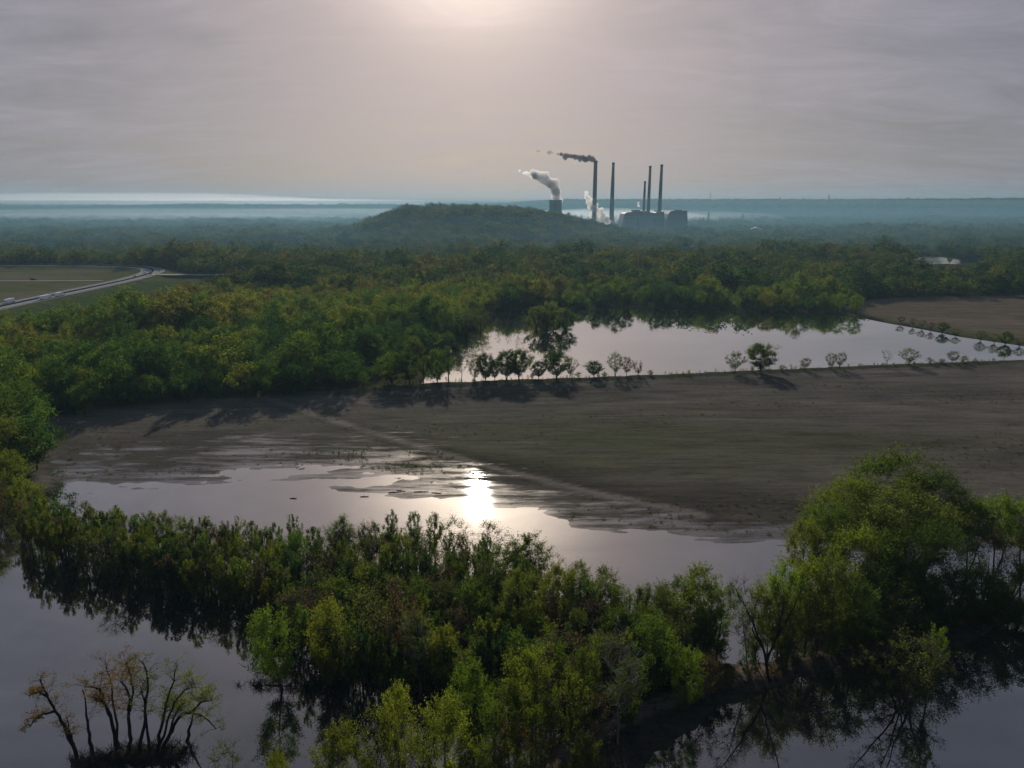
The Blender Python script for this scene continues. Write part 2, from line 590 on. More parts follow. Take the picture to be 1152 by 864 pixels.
def ground_material():
    m, nt, out = new_mat('soil')
    b = N(nt, 'ShaderNodeBsdfPrincipled')
    g = N(nt, 'ShaderNodeNewGeometry')
    at = N(nt, 'ShaderNodeAttribute', attribute_name='soil')
    sep = N(nt, 'ShaderNodeSeparateXYZ')
    nt.links.new(g.outputs['Position'], sep.inputs[0])

    def noise(scale, sx, sy, detail=5, rough=0.6):
        mp = N(nt, 'ShaderNodeMapping')
        mp.inputs['Scale'].default_value = (sx, sy, 1)
        nt.links.new(g.outputs['Position'], mp.inputs[0])
        n = N(nt, 'ShaderNodeTexNoise')
        n.inputs['Scale'].default_value = scale
        n.inputs['Detail'].default_value = detail
        n.inputs['Roughness'].default_value = rough
        nt.links.new(mp.outputs[0], n.inputs[0])
        return n.outputs[0]
    n1 = noise(0.06, 0.45, 1.6, 6, 0.65)
    n2 = noise(0.9, 0.35, 1.5, 5, 0.7)
    v = math_node(nt, 'ADD', math_node(nt, 'MULTIPLY', n1, 0.8), math_node(nt, 'MULTIPLY', math_node(nt, 'ADD', n2, math_node(nt, 'MULTIPLY', math_node(nt, 'SUBTRACT', noise(0.35, 0.12, 1.0, 4, 0.6), 0.5), 0.9)), 1.0))
    v = math_node(nt, 'ADD', math_node(nt, 'MULTIPLY', math_node(nt, 'SUBTRACT', v, 0.9), 1.3), 1.0)
    col = mixc(nt, 1.0, at.outputs['Color'], v, 'MULTIPLY')
    # the mud darkens and turns glossy towards the water level
    zn = math_node(nt, 'ADD', sep.outputs[2], math_node(nt, 'MULTIPLY', math_node(nt, 'SUBTRACT', noise(0.2, 0.16, 1.0, 9, 0.74), 0.5), 0.62))
    wet = N(nt, 'ShaderNodeMapRange', interpolation_type='SMOOTHSTEP')
    nt.links.new(zn, wet.inputs[0])
    wet.inputs[1].default_value = 0.17
    wet.inputs[2].default_value = 0.0
    film = N(nt, 'ShaderNodeMapRange', interpolation_type='SMOOTHSTEP')
    nt.links.new(zn, film.inputs[0])
    film.inputs[1].default_value = 0.12
    film.inputs[2].default_value = -0.05
    col = mixc(nt, math_node(nt, 'MULTIPLY', wet.outputs[0], 0.45), col, (0.022, 0.020, 0.017))
    nt.links.new(col, b.inputs['Base Color'])
    filmv = math_node(nt, 'MULTIPLY', film.outputs[0], at.outputs['Alpha'])
    b.inputs['Roughness'].default_value = 1.0
    b.inputs['Specular IOR Level'].default_value = 0.0
    bump = N(nt, 'ShaderNodeBump')
    nt.links.new(math_node(nt, 'MULTIPLY', math_node(nt, 'SUBTRACT', 1.0, filmv), 0.6), bump.inputs['Strength'])
    bump.inputs['Distance'].default_value = 0.25
    nt.links.new(n2, bump.inputs['Height'])
    nt.links.new(bump.outputs[0], b.inputs['Normal'])
    gl = N(nt, 'ShaderNodeBsdfGlossy')
    gl.inputs['Roughness'].default_value = 0.035
    up = N(nt, 'ShaderNodeCombineXYZ')
    up.inputs[2].default_value = 1.0
    nt.links.new(up.outputs[0], gl.inputs['Normal'])
    si = N(nt, 'ShaderNodeSeparateXYZ')
    nt.links.new(g.outputs['Incoming'], si.inputs[0])
    face = math_node(nt, 'SUBTRACT', 1.0, math_node(nt, 'ABSOLUTE', si.outputs[2]), clamp=True)
    refl = math_node(nt, 'ADD', 0.03, math_node(nt, 'MULTIPLY', 0.85, math_node(nt, 'POWER', face, 2.0)))
    mx = N(nt, 'ShaderNodeMixShader')
    nt.links.new(math_node(nt, 'MULTIPLY', refl, filmv), mx.inputs[0])
    nt.links.new(b.outputs[0], mx.inputs[1])
    nt.links.new(gl.outputs[0], mx.inputs[2])
    nt.links.new(mx.outputs[0], out.inputs[0])
    return m


def water_material():
    m, nt, out = new_mat('flood_water')
    g = N(nt, 'ShaderNodeNewGeometry')

    def noise(scale, sx, sy, detail=3):
        mp = N(nt, 'ShaderNodeMapping')
        mp.inputs['Scale'].default_value = (sx, sy, 1)
        nt.links.new(g.outputs['Position'], mp.inputs[0])
        n = N(nt, 'ShaderNodeTexNoise')
        n.inputs['Scale'].default_value = scale
        n.inputs['Detail'].default_value = detail
        nt.links.new(mp.outputs[0], n.inputs[0])
        return n.outputs[0]
    rip = math_node(nt, 'ADD', noise(0.55, 1, 1.6), math_node(nt, 'MULTIPLY', noise(0.05, 1, 2, 2), 1.2))
    bump = N(nt, 'ShaderNodeBump')
    bump.inputs['Strength'].default_value = 0.012
    bump.inputs['Distance'].default_value = 0.012
    nt.links.new(rip, bump.inputs['Height'])
    dif = N(nt, 'ShaderNodeBsdfDiffuse')
    silt = ramp(nt, noise(0.02, 1, 2.2, 5), [(0.3, (0.012, 0.0115, 0.011)), (0.7, (0.018, 0.0175, 0.017))])
    nt.links.new(silt, dif.inputs[0])
    gl = N(nt, 'ShaderNodeBsdfGlossy')
    gl.inputs['Color'].default_value = (1.0, 0.985, 0.955, 1)
    nt.links.new(ramp(nt, noise(0.018, 0.6, 1.6, 4), [(0.35, 0.010), (0.72, 0.035)]), gl.inputs['Roughness'])
    nt.links.new(bump.outputs[0], gl.inputs['Normal'])
    dt = N(nt, 'ShaderNodeVectorMath', operation='DOT_PRODUCT')
    nt.links.new(bump.outputs[0], dt.inputs[0])
    nt.links.new(g.outputs['Incoming'], dt.inputs[1])
    face = math_node(nt, 'SUBTRACT', 1.0, math_node(nt, 'ABSOLUTE', dt.outputs['Value']), clamp=True)
    refl = math_node(nt, 'ADD', 0.085, math_node(nt, 'MULTIPLY', 0.915, math_node(nt, 'POWER', face, 1.7)))
    mx = N(nt, 'ShaderNodeMixShader')
    nt.links.new(refl, mx.inputs[0])
    nt.links.new(dif.outputs[0], mx.inputs[1])
    nt.links.new(gl.outputs[0], mx.inputs[2])
    nt.links.new(mx.outputs[0], out.inputs[0])
    return m


def leaf_material(name, instanced, stops=None):
    m, nt, out = new_mat(name)
    oi = N(nt, 'ShaderNodeObjectInfo')
    g = N(nt, 'ShaderNodeNewGeometry')
    n = N(nt, 'ShaderNodeTexNoise')
    n.inputs['Scale'].default_value = 0.55
    n.inputs['Detail'].default_value = 2
    nt.links.new(g.outputs['Position'], n.inputs[0])
    if instanced:
        n2 = N(nt, 'ShaderNodeTexNoise')
        n2.inputs['Scale'].default_value = 0.011
        n2.inputs['Detail'].default_value = 4
        n2.inputs['Roughness'].default_value = 0.6
        nt.links.new(oi.outputs['Location'], n2.inputs[0])
        f = math_node(nt, 'ADD', math_node(nt, 'MULTIPLY', oi.outputs['Random'], 0.55), math_node(nt, 'MULTIPLY', n2.outputs[0], 1.3))
        f = math_node(nt, 'SUBTRACT', f, 0.47)
        # more of the yellow-flowering kinds grow on the higher ground by the highway
        so = N(nt, 'ShaderNodeSeparateXYZ')
        nt.links.new(oi.outputs['Location'], so.inputs[0])
        hy = N(nt, 'ShaderNodeMapRange', interpolation_type='SMOOTHSTEP')
        nt.links.new(math_node(nt, 'SUBTRACT', so.outputs[1], math_node(nt, 'MULTIPLY', so.outputs[0], 0.6)), hy.inputs[0])
        hy.inputs[1].default_value = 520.0
        hy.inputs[2].default_value = 860.0
        hy.inputs[3].default_value = -0.10
        hy.inputs[4].default_value = 0.22 if not stops else 0.02
        f = math_node(nt, 'ADD', f, hy.outputs[0])
        col = ramp(nt, f, stops or [(0.10, (0.028, 0.064, 0.022)), (0.30, (0.050, 0.104, 0.023)), (0.48, (0.098, 0.148, 0.025)), (0.68, (0.160, 0.168, 0.030)), (0.84, (0.126, 0.120, 0.038)), (0.96, (0.085, 0.074, 0.046))])
    else:
        col = oi.outputs['Color']
    v = math_node(nt, 'ADD', 0.5, n.outputs[0])
    col = mixc(nt, 1.0, col, v, 'MULTIPLY')
    d = N(nt, 'ShaderNodeBsdfDiffuse')
    t = N(nt, 'ShaderNodeBsdfTranslucent')
    nt.links.new(col, d.inputs[0])
    nt.links.new(mixc(nt, 1.0, col, (1.6, 1.6, 0.8), 'MULTIPLY'), t.inputs[0])
    mx = N(nt, 'ShaderNodeMixShader')
    mx.inputs[0].default_value = 0.5 if instanced else 0.55
    nt.links.new(d.outputs[0], mx.inputs[1])
    nt.links.new(t.outputs[0], mx.inputs[2])
    nt.links.new(mx.outputs[0], out.inputs[0])
    return m


def bark_material(name, col):
    m, nt, out = new_mat(name)
    b = N(nt, 'ShaderNodeBsdfPrincipled')
    g = N(nt, 'ShaderNodeNewGeometry')
    mp = N(nt, 'ShaderNodeMapping')
    mp.inputs['Scale'].default_value = (6, 6, 0.8)
    nt.links.new(g.outputs['Position'], mp.inputs[0])
    n = N(nt, 'ShaderNodeTexNoise')
    n.inputs['Scale'].default_value = 0.9
    n.inputs['Detail'].default_value = 4
    nt.links.new(mp.outputs[0], n.inputs[0])
    v = math_node(nt, 'ADD', 0.45, math_node(nt, 'MULTIPLY', n.outputs[0], 1.1))
    nt.links.new(mixc(nt, 1.0, col, v, 'MULTIPLY'), b.inputs['Base Color'])
    b.inputs['Roughness'].default_value = 0.9
    b.inputs['Specular IOR Level'].default_value = 0.1
    nt.links.new(b.outputs[0], out.inputs[0])
    return m


def cloud_material(name, col, dens, aniso):
    m, nt, out = new_mat(name)
    v = N(nt, 'ShaderNodeVolumePrincipled')
    v.inputs['Color'].default_value = (*col, 1)
    v.inputs['Density'].default_value = dens
    v.inputs['Anisotropy'].default_value = aniso
    nt.links.new(v.outputs[0], out.inputs['Volume'])
    return m


M_SOIL = ground_material()
M_WATER = water_material()
M_LEAF = leaf_material('leaves', False)
M_WOOD_LEAF = leaf_material('woodland_leaves', True)
M_FAR_LEAF = leaf_material('far_woodland_leaves', True, [(0.12, (0.018, 0.041, 0.021)), (0.32, (0.029, 0.060, 0.022)), (0.50, (0.064, 0.090, 0.025)), (0.66, (0.108, 0.108, 0.029)), (0.83, (0.080, 0.076, 0.035)), (0.95, (0.048, 0.047, 0.038))])
M_BARK = bark_material('bark', (0.060, 0.050, 0.042))
M_PALE = bark_material('pale_bark', (0.16, 0.145, 0.128))
M_DARK = bark_material('wet_bark', (0.020, 0.017, 0.015))
M_CONC = plain('concrete', (0.10, 0.10, 0.105), 0.85, 0.2, 0.05)
M_CLAD = plain('cladding', (0.07, 0.075, 0.085), 0.7, 0.25, 0.06)
M_STEEL = plain('steel', (0.12, 0.125, 0.13), 0.8, 0.2, 0.4, spec=0.1)
M_ASPH = plain('asphalt', (0.20, 0.20, 0.205), 1.0, 0.25, 0.25, spec=0.0)
M_LINE = plain('road_paint', (0.55, 0.55, 0.52), 1.0, 0.15, 0.6, spec=0.0)
M_MEDIAN = plain('median_strip', (0.03, 0.034, 0.036), 1.0, 0.25, 0.3, spec=0.0)
M_WHITE = plain('white_paint', (0.78, 0.79, 0.80), 0.4, 0.05, 0.5, spec=0.5)
M_DPAINT = plain('dark_paint', (0.025, 0.027, 0.03), 0.35, 0.1, 0.5, spec=0.5)
M_RED = plain('red_paint', (0.20, 0.025, 0.02), 0.35, 0.1, 0.5, spec=0.5)
M_SILVER = plain('silver_paint', (0.40, 0.41, 0.42), 0.35, 0.1, 0.5, spec=0.5)
M_GLASS = plain('dark_glass', (0.015, 0.018, 0.02), 0.1, 0.1, 0.5, spec=0.6)
M_RUBBER = plain('rubber', (0.015, 0.015, 0.015), 0.8, 0.1, 1.0)
M_GREY_ROAD = plain('gravel_road', (0.30, 0.28, 0.25), 1.0, 0.25, 0.3, spec=0.0)


# ------------------------------------------------------------------ the ground, one sheet split by what grows on it
def build_ground():
    ys = list(np.arange(-90, 60, 10.0)) + []
    y = 60.0
    while y < 14000:
        ys.append(y)
        y += max(1.25, 0.0088 * y) if y > 100 else 2.5
    ys.append(14000.0)
    ys = np.array(ys)
    nu = 520
    u = np.linspace(-1, 1, nu)
    u = np.sign(u) * (0.62 * np.abs(u) + 0.38 * np.abs(u) ** 3)
    Y, U = np.meshgrid(ys, u, indexing='ij')
    X = U * (330 + 1.45 * np.maximum(Y, 0))
    Z = height(X, Y)
    # colours
    C = np.zeros(X.shape + (3,))
    C[:] = (0.040, 0.037, 0.022)
    k = (fbm(X / 40, Y / 40, 3) * 0.5 + 0.5)[..., None]
    C = C * (0.7 + 0.6 * k)

    def blend(mask, col):
        nonlocal C
        mask = np.clip(mask, 0, 1)[..., None]
        C = C * (1 - mask) + np.array(col) * mask
    sm = sdf(MUD, X, Y)
    mud = sstep(-8, 3, sm)
    blend(mud, (0.080, 0.072, 0.062))
    lx, ly = X / 130, Y / 34
    blend(mud * sstep(-0.1, 0.4, fbm(lx, ly, 4)), (0.108, 0.096, 0.083))
    blend(mud * sstep(-0.05, 0.4, fbm(lx + 30, ly * 1.3 + 12, 4)) * 0.8, (0.054, 0.047, 0.040))
    P0 = np.array(gp(640, 500))
    grn = np.exp(-(((X - P0[0]) / 105) ** 2 + ((Y - P0[1]) / 48) ** 2))
    blend(mud * grn * (0.75 + 0.4 * fbm(X / 30, Y / 14, 3)), (0.062, 0.065, 0.036))
    P1 = np.array(gp(980, 500))
    grn = np.exp(-(((X - P1[0]) / 70) ** 2 + ((Y - P1[1]) / 20) ** 2))
    blend(mud * grn * 0.5, (0.040, 0.038, 0.020))
    sl = -sdf(LAKE, X, Y)
    dark = np.exp(-((sl - 26 - 10 * fbm(X / 50, Y / 50, 2)) / 13) ** 2) * sstep(-60, 20, X)
    blend(mud * dark * 0.65, (0.028, 0.023, 0.020))
    dt = dline(MUDTRACK, X, Y)
    blend(mud * sstep(3.2, 1.4, dt + fbm(X / 6, Y / 6, 2)) * 0.85, (0.135, 0.119, 0.103))
    blend(mud * np.exp(-((dt - 5) / 2.5) ** 2) * 0.35, (0.030, 0.025, 0.022))
    rf = sstep(-6, 6, sdf(RFIELD, X, Y))
    blend(rf, (0.085, 0.070, 0.052))
    blend(rf * sstep(30, 5, dline(POND, X, Y) + 8 * fbm(X / 20, Y / 20, 2)), (0.045, 0.055, 0.022))
    blend(rf * sstep(0.0, 0.5, fbm(X / 200, Y / 40, 3)) * 0.6, (0.110, 0.088, 0.070))
    lf = sstep(-6, 6, sdf(LFIELD, X, Y))
    blend(lf, (0.092, 0.086, 0.054))
    blend(lf * sstep(-0.1, 0.35, fbm(X / 160 + 3, Y / 60, 3)), (0.070, 0.075, 0.034))
    blend(lf * sstep(90, 20, Y - 880 + 20 * fbm(X / 50, Y / 50, 2)) * sstep(-480, -460, X), (0.040, 0.060, 0.022))
    blend(sstep(36, 14, dline(HWY, X, Y)), (0.060, 0.070, 0.030))
    blend(sstep(-5, 8, sdf(OFIELD, X, Y)), (0.13, 0.125, 0.06))
    for c in CLEARINGS:
        blend(sstep(-10, 20, sdf(c, X, Y)), (0.10, 0.10, 0.05))
    lev = sstep(8, 3, dline(LEVEE, X, Y))
    blend(lev * 0.8, (0.040, 0.042, 0.022))
    blend(sstep(-3, 3, sdf(BANK, X, Y)), (0.040, 0.034, 0.026))
    blend(sstep(3.2, 1.2, dline(TRACK, X, Y) + 1.0 * fbm(X / 5, Y / 5, 3)), (0.115, 0.092, 0.072))
    blend(sstep(-4, 3, np.maximum(sdf(ISLAND, X, Y), sdf(SPIT, X, Y))), (0.030, 0.026, 0.020))
    blend(sstep(1500, 2100, Y) * sstep(-2, 2, Z - 12), (0.040, 0.048, 0.024))

    # which face belongs to which part of the setting
    def fc(A):
        return 0.25 * (A[:-1, :-1] + A[1:, :-1] + A[:-1, 1:] + A[1:, 1:])
    xc, yc = fc(X), fc(Y)
    lab = np.zeros(xc.shape, int)
    lab[sdf(MUD, xc, yc) > -3] = 1
    lab[dline(LEVEE, xc, yc) < 6.5] = 2
    lab[sdf(RFIELD, xc, yc) > 0] = 3
    lab[sdf(LFIELD, xc, yc) > 0] = 4
    lab[sdf(BANK, xc, yc) > -3] = 5
    lab[(yc > 1500) & (yc < 3200) & (np.interp(xc, HILL_X, HILL_H) * np.exp(-((yc - HILL_Y) / 260.0) ** 2) > 4)] = 6
    lab[yc + 0.1 * xc > 4400] = 7
    names = ['ground', 'mud_field', 'levee', 'crop_field', 'meadow', 'river_bank', 'hill', 'ridge']
    labels = ['dark leaf-littered woodland ground between the flooded trees', 'wide bare brown mud field sloping to the flood water', 'low grassy levee between the mud field and the bright pond',
              'brown field beyond the bright pond', 'tan meadow beside the curving highway', 'brown river bank with a dirt track among the trees', 'wooded hill before the power plant', 'hazy wooded ridge on the horizon']
    ny, nx = X.shape
    idx = np.arange(ny * nx).reshape(ny, nx)
    quads = np.stack([idx[:-1, :-1], idx[:-1, 1:], idx[1:, 1:], idx[1:, :-1]], -1)
    P = np.stack([X, Y, Z], -1).reshape(-1, 3)
    Cf = np.column_stack([C.reshape(-1, 3), (mud * sstep(9, 12, dline(LEVEE, X, Y))).ravel()])
    for k, nm in enumerate(names):
        q = quads[lab == k]
        if not len(q):
            continue
        used, inv = np.unique(q, return_inverse=True)
        me = mesh_np(nm, P[used], [inv.reshape(-1, 4)], [M_SOIL], smooth=True)
        a = me.attributes.new('soil', 'FLOAT_COLOR', 'POINT')
        a.data.foreach_set('color', Cf[used].astype(np.float32).ravel())
        tag(obj(nm, me), label=labels[k], kind='structure')


build_ground()


def flat_poly(name, P, z, mat, label):
    me = bpy.data.meshes.new(name)
    me.from_pydata([(p[0], p[1], z) for p in P], [], [list(range(len(P)))])
    me.materials.append(mat)
    bm = bmesh.new()
    bm.from_mesh(me)
    bmesh.ops.triangulate(bm, faces=bm.faces)
    bmesh.ops.recalc_face_normals(bm, faces=bm.faces)
    for f in bm.faces:
        if f.normal.z < 0:
            f.normal_flip()
    bm.to_mesh(me)
    bm.free()
    return tag(obj(name, me), label=label, kind='structure')


def grown(P, d):
    """polygon pushed outwards by d along its corner normals"""
    n = len(P)
    area = 0.5 * sum(P[i][0] * P[(i + 1) % n][1] - P[(i + 1) % n][0] * P[i][1] for i in range(n))
    s = 1 if area > 0 else -1
    out = []
    for i in range(n):
        a, b, c = P[i - 1], P[i], P[(i + 1) % n]
        n1 = np.array([b[1] - a[1], a[0] - b[0]])
        n2 = np.array([c[1] - b[1], b[0] - c[0]])
        v = n1 / (np.linalg.norm(n1) + 1e-9) + n2 / (np.linalg.norm(n2) + 1e-9)
        v = v / (np.linalg.norm(v) + 1e-9) * s
        out.append(b + v * d)
    return np.array(out)


LAKE_SHEET = np.array([(-900, 330), (-250, 330), gp(60, 478), gp(300, 455), gp(640, 500), gp(900, 560), gp(1152, 590), (620, 215), (620, -200), (-900, -200)])
flat_poly('lake', LAKE_SHEET, 0.0, M_WATER, 'calm grey flood water around the flooded trees')
flat_poly('pond', grown(POND, 3.0), 0.003, M_WATER, 'bright calm pond behind the row of levee trees')
flat_poly('distant_pond', grown(FARPOND, 3.0), 0.02, M_WATER, 'small bright pond in the far woods')

# ------------------------------------------------------------------ the air
def build_haze():
    mb = MB().box((0, 7050, 132), (31000, 14700, 272))
    m = cloud_material('haze_air', (0.26, 0.42, 0.54), 0.00007, 0.35)
    tag(mb.build('haze', m), label='blue grey morning haze over the whole valley', kind='stuff')

    # cold morning layers that lie in the valley, their tops below the camera
    for ztop, dens, label in ((113, 0.00016, 'thin blue upper layer of the valley mist'), (72, 0.00015, 'blue middle layer of the valley mist'), (46, 0.00020, 'blue mist lying low over the valley floor')):
        bm = bmesh.new()
        n = 24
        xs, ys = np.linspace(-13500, 13500, n), np.linspace(1120 + ztop, 13800 - ztop, n)
        top = [[bm.verts.new((x, y, ztop + 4 * float(fbm(x / 1500 + ztop, y / 1500, 2)))) for x in xs] for y in ys]
        bot = [[bm.verts.new((x, y, -1.6 + ztop * 0.001)) for x in xs] for y in ys]
        for a in range(n - 1):
            for b in range(n - 1):
                bm.faces.new((top[a][b], top[a][b + 1], top[a + 1][b + 1], top[a + 1][b]))
                bm.faces.new((bot[a][b], bot[a + 1][b], bot[a + 1][b + 1], bot[a][b + 1]))
        for k in range(n - 1):
            bm.faces.new((bot[0][k], bot[0][k + 1], top[0][k + 1], top[0][k]))
            bm.faces.new((bot[n - 1][k], top[n - 1][k], top[n - 1][k + 1], bot[n - 1][k + 1]))
            bm.faces.new((bot[k][0], top[k][0], top[k + 1][0], bot[k + 1][0]))
            bm.faces.new((bot[k][n - 1], bot[k + 1][n - 1], top[k + 1][n - 1], top[k][n - 1]))
        bmesh.ops.recalc_face_normals(bm, faces=bm.faces)
        me = bpy.data.meshes.new('mist')
        bm.to_mesh(me)
        bm.free()
        me.materials.append(cloud_material('valley_mist', (0.135, 0.275, 0.365), dens, 0.35))
        tag(obj('mist', me), label=label, kind='stuff')


build_haze()


# ------------------------------------------------------------------ trees: skeleton, tubes, leaves
def leaf_cloud(rng, centres, radii, per, size, flat=0.75, sprig=0.66, up=0.75, outward=0.5, mid=None):
    """many small leaf sprays (folded diamonds) around the twig ends"""
    C = np.repeat(np.asarray(centres), per, axis=0)
    Rr = np.repeat(np.asarray(radii), per)[:, None]
    n = len(C)
    d = rng.normal(size=(n, 3))
    d /= np.linalg.norm(d, axis=1, keepdims=True)
    r = rng.random((n, 1)) ** 0.45
    P = C + d * r * Rr * np.array([1, 1, flat])
    # two thirds of the leaves sit along upward and outward sprigs, which gives the crown its ragged outline
    ns = 6
    cc = np.asarray(centres)
    sd = rng.normal(size=(len(cc), ns, 3))
    out = cc.copy()
    out[:, 2] = 0
    out /= np.linalg.norm(out, axis=1, keepdims=True) + 0.8
    sd = sd / np.linalg.norm(sd, axis=2, keepdims=True) * 0.75 + out[:, None, :] * 0.55 + np.array([0, 0, up])
    sd /= np.linalg.norm(sd, axis=2, keepdims=True)
    on = rng.random(n) < sprig
    pick = rng.integers(0, ns, n)
    ci = np.repeat(np.arange(len(cc)), per)
    along = rng.random((n, 1)) * 1.75
    S = C + sd[ci, pick] * along * Rr + rng.normal(size=(n, 3)) * (0.16 * Rr * (1.25 - 0.5 * along))
    P = np.where(on[:, None], S, P)
    # leaf faces look outwards from the crown more often than not
    m0 = cc.mean(0) if mid is None else np.asarray(mid)
    nr = P - m0
    nr /= np.linalg.norm(nr, axis=1, keepdims=True) + 1e-6
    q = rng.normal(size=(n, 3))
    nr = nr * outward * 1.7 + q / np.linalg.norm(q, axis=1, keepdims=True)
    a = np.cross(nr, rng.normal(size=(n, 3)))
    a /= np.linalg.norm(a, axis=1, keepdims=True) + 1e-9
    b = np.cross(nr, a)
    b /= np.linalg.norm(b, axis=1, keepdims=True) + 1e-9
    s = size * (0.6 + 0.8 * rng.random((n, 1)))
    c = np.cross(a, b) * s * 0.25
    V = np.stack([P - a * s, P - b * s * 0.55 + c, P + a * s, P + b * s * 0.55 + c], 1).reshape(-1, 3)
    F = np.arange(4 * n).reshape(n, 4)
    return V, F


def tree_shape(seed, h=15.0, rx=4.0, z0=0.3, top=1.0, n_cl=40, clr=1.2, per=60, leaf=0.28, shell=0.5, wig=0.03, lean=0.0, trunk_r=None,
               trunk_top=0.8, forks=1, twigs=0, twig_len=1.6, taper_top=0.5, sides=6, lump=0.25, upcurve=0.35, widest=0.45, sprig=0.66, up=0.75, outward=0.5):
    """trunk mesh (with limbs, branches and twigs) and crown leaf cloud"""
    rng = np.random.default_rng(seed)
    mb = MB()
    tr = trunk_r or (0.012 * h + 0.06)
    nodes = []          # (pos, radius)
    for fk in range(forks):
        az = rng.random() * 6.28
        spread = 0.0 if forks == 1 else 0.16 * h * (0.5 + rng.random())
        n = 9
        pts, rad = [], []
        ox, oy = 0.0, 0.0
        for i in range(n):
            t = i / (n - 1)
            ox += rng.normal() * wig * h * 0.25
            oy += rng.normal() * wig * h * 0.25
            pts.append(Vector((ox + math.cos(az) * spread * t ** 1.3 + lean * h * t ** 1.4, oy + math.sin(az) * spread * t ** 1.3, -0.35 + (h * trunk_top + 0.35) * t)))
            rad.append(tr / math.sqrt(forks) * (1.18 - t) * (1.25 if i == 0 else 1) + 0.03)
        mb.tube(pts, rad, sides)
        for p, r in zip(pts[2:], rad[2:]):
            nodes.append((np.array(p), r))
    # cluster centres in an uneven egg-shaped envelope
    cz0, cz1 = z0 * h, top * h
    lob = rng.random(6) * 6.28
    cl = []
    for i in range(n_cl):
        t = (i + rng.random()) / n_cl
        z = cz0 + (cz1 - cz0) * t
        prof = (t / widest) ** 0.6 if t < widest else math.sqrt(max(0.0, 1 - ((t - widest) / (1.03 - widest)) ** 2))
        prof = max(prof, taper_top * 0.3)
        a = rng.random() * 6.28 + i * 2.4
        lm = 1 + lump * (math.sin(2 * a + lob[0] + 4 * t) + math.sin(3 * a + lob[1] - 5 * t) * 0.7)
        sh = shell * (1 - min(1.0, max(0.0, (t - 0.55) / 0.35)))
        r = rx * prof * lm * (sh + (1 - sh) * math.sqrt(rng.random()))
        cl.append(np.array([r * math.cos(a) + lean * h * t ** 1.4, r * math.sin(a), z + rng.normal() * 0.03 * h]))
    order = sorted(range(n_cl), key=lambda i: math.hypot(cl[i][0], cl[i][1]) + 0.15 * cl[i][2])
    ends = []
    for i in order:
        c = cl[i]
        best, bd = None, 1e9
        for p, r in nodes:
            dz = c[2] - p[2]
            d = np.linalg.norm(c - p) + (3.0 * max(0, 0.15 * np.linalg.norm(c - p) - dz))
            if d < bd:
                best, bd = (p, r), d
        p, r = best
        L = np.linalg.norm(c - p)
        r1 = min(r * 0.7, 0.018 * L + 0.045)
        m = p + (c - p) * 0.5 + np.array([rng.normal() * 0.08 * L, rng.normal() * 0.08 * L, -upcurve * 0.35 * L])
        mb.tube([p, m, c], [r1, r1 * 0.75, 0.03], 4 if r1 > 0.07 else 3, cap=False)
        nodes.append((m, r1 * 0.75))
        nodes.append((c, 0.04))
        ends.append(c)
        for _ in range(twigs):
            d = rng.normal(size=3)
            d[2] = abs(d[2]) * 0.8 + 0.25
            o = c - np.array([0.0, 0.0, 0.0])
            out = np.array([c[0], c[1], 0.0])
            d = d / np.linalg.norm(d) + 0.7 * out / (np.linalg.norm(out) + 0.5)
            d /= np.linalg.norm(d)
            e = o + d * twig_len * (0.5 + 0.8 * rng.random())
            k = o + d * twig_len * 0.3 + rng.normal(size=3) * 0.15
            mb.tube([o, k, e], [0.035, 0.028, 0.012], 3, cap=False)
    V, F = (np.zeros((0, 3)), np.zeros((0, 4), int))
    if per > 0:
        ends = np.array(ends)
        V, F = leaf_cloud(rng, ends, clr * (0.7 + 0.6 * rng.random(len(ends))), per, leaf, sprig=sprig, up=up, outward=outward)
    return mb, V, F


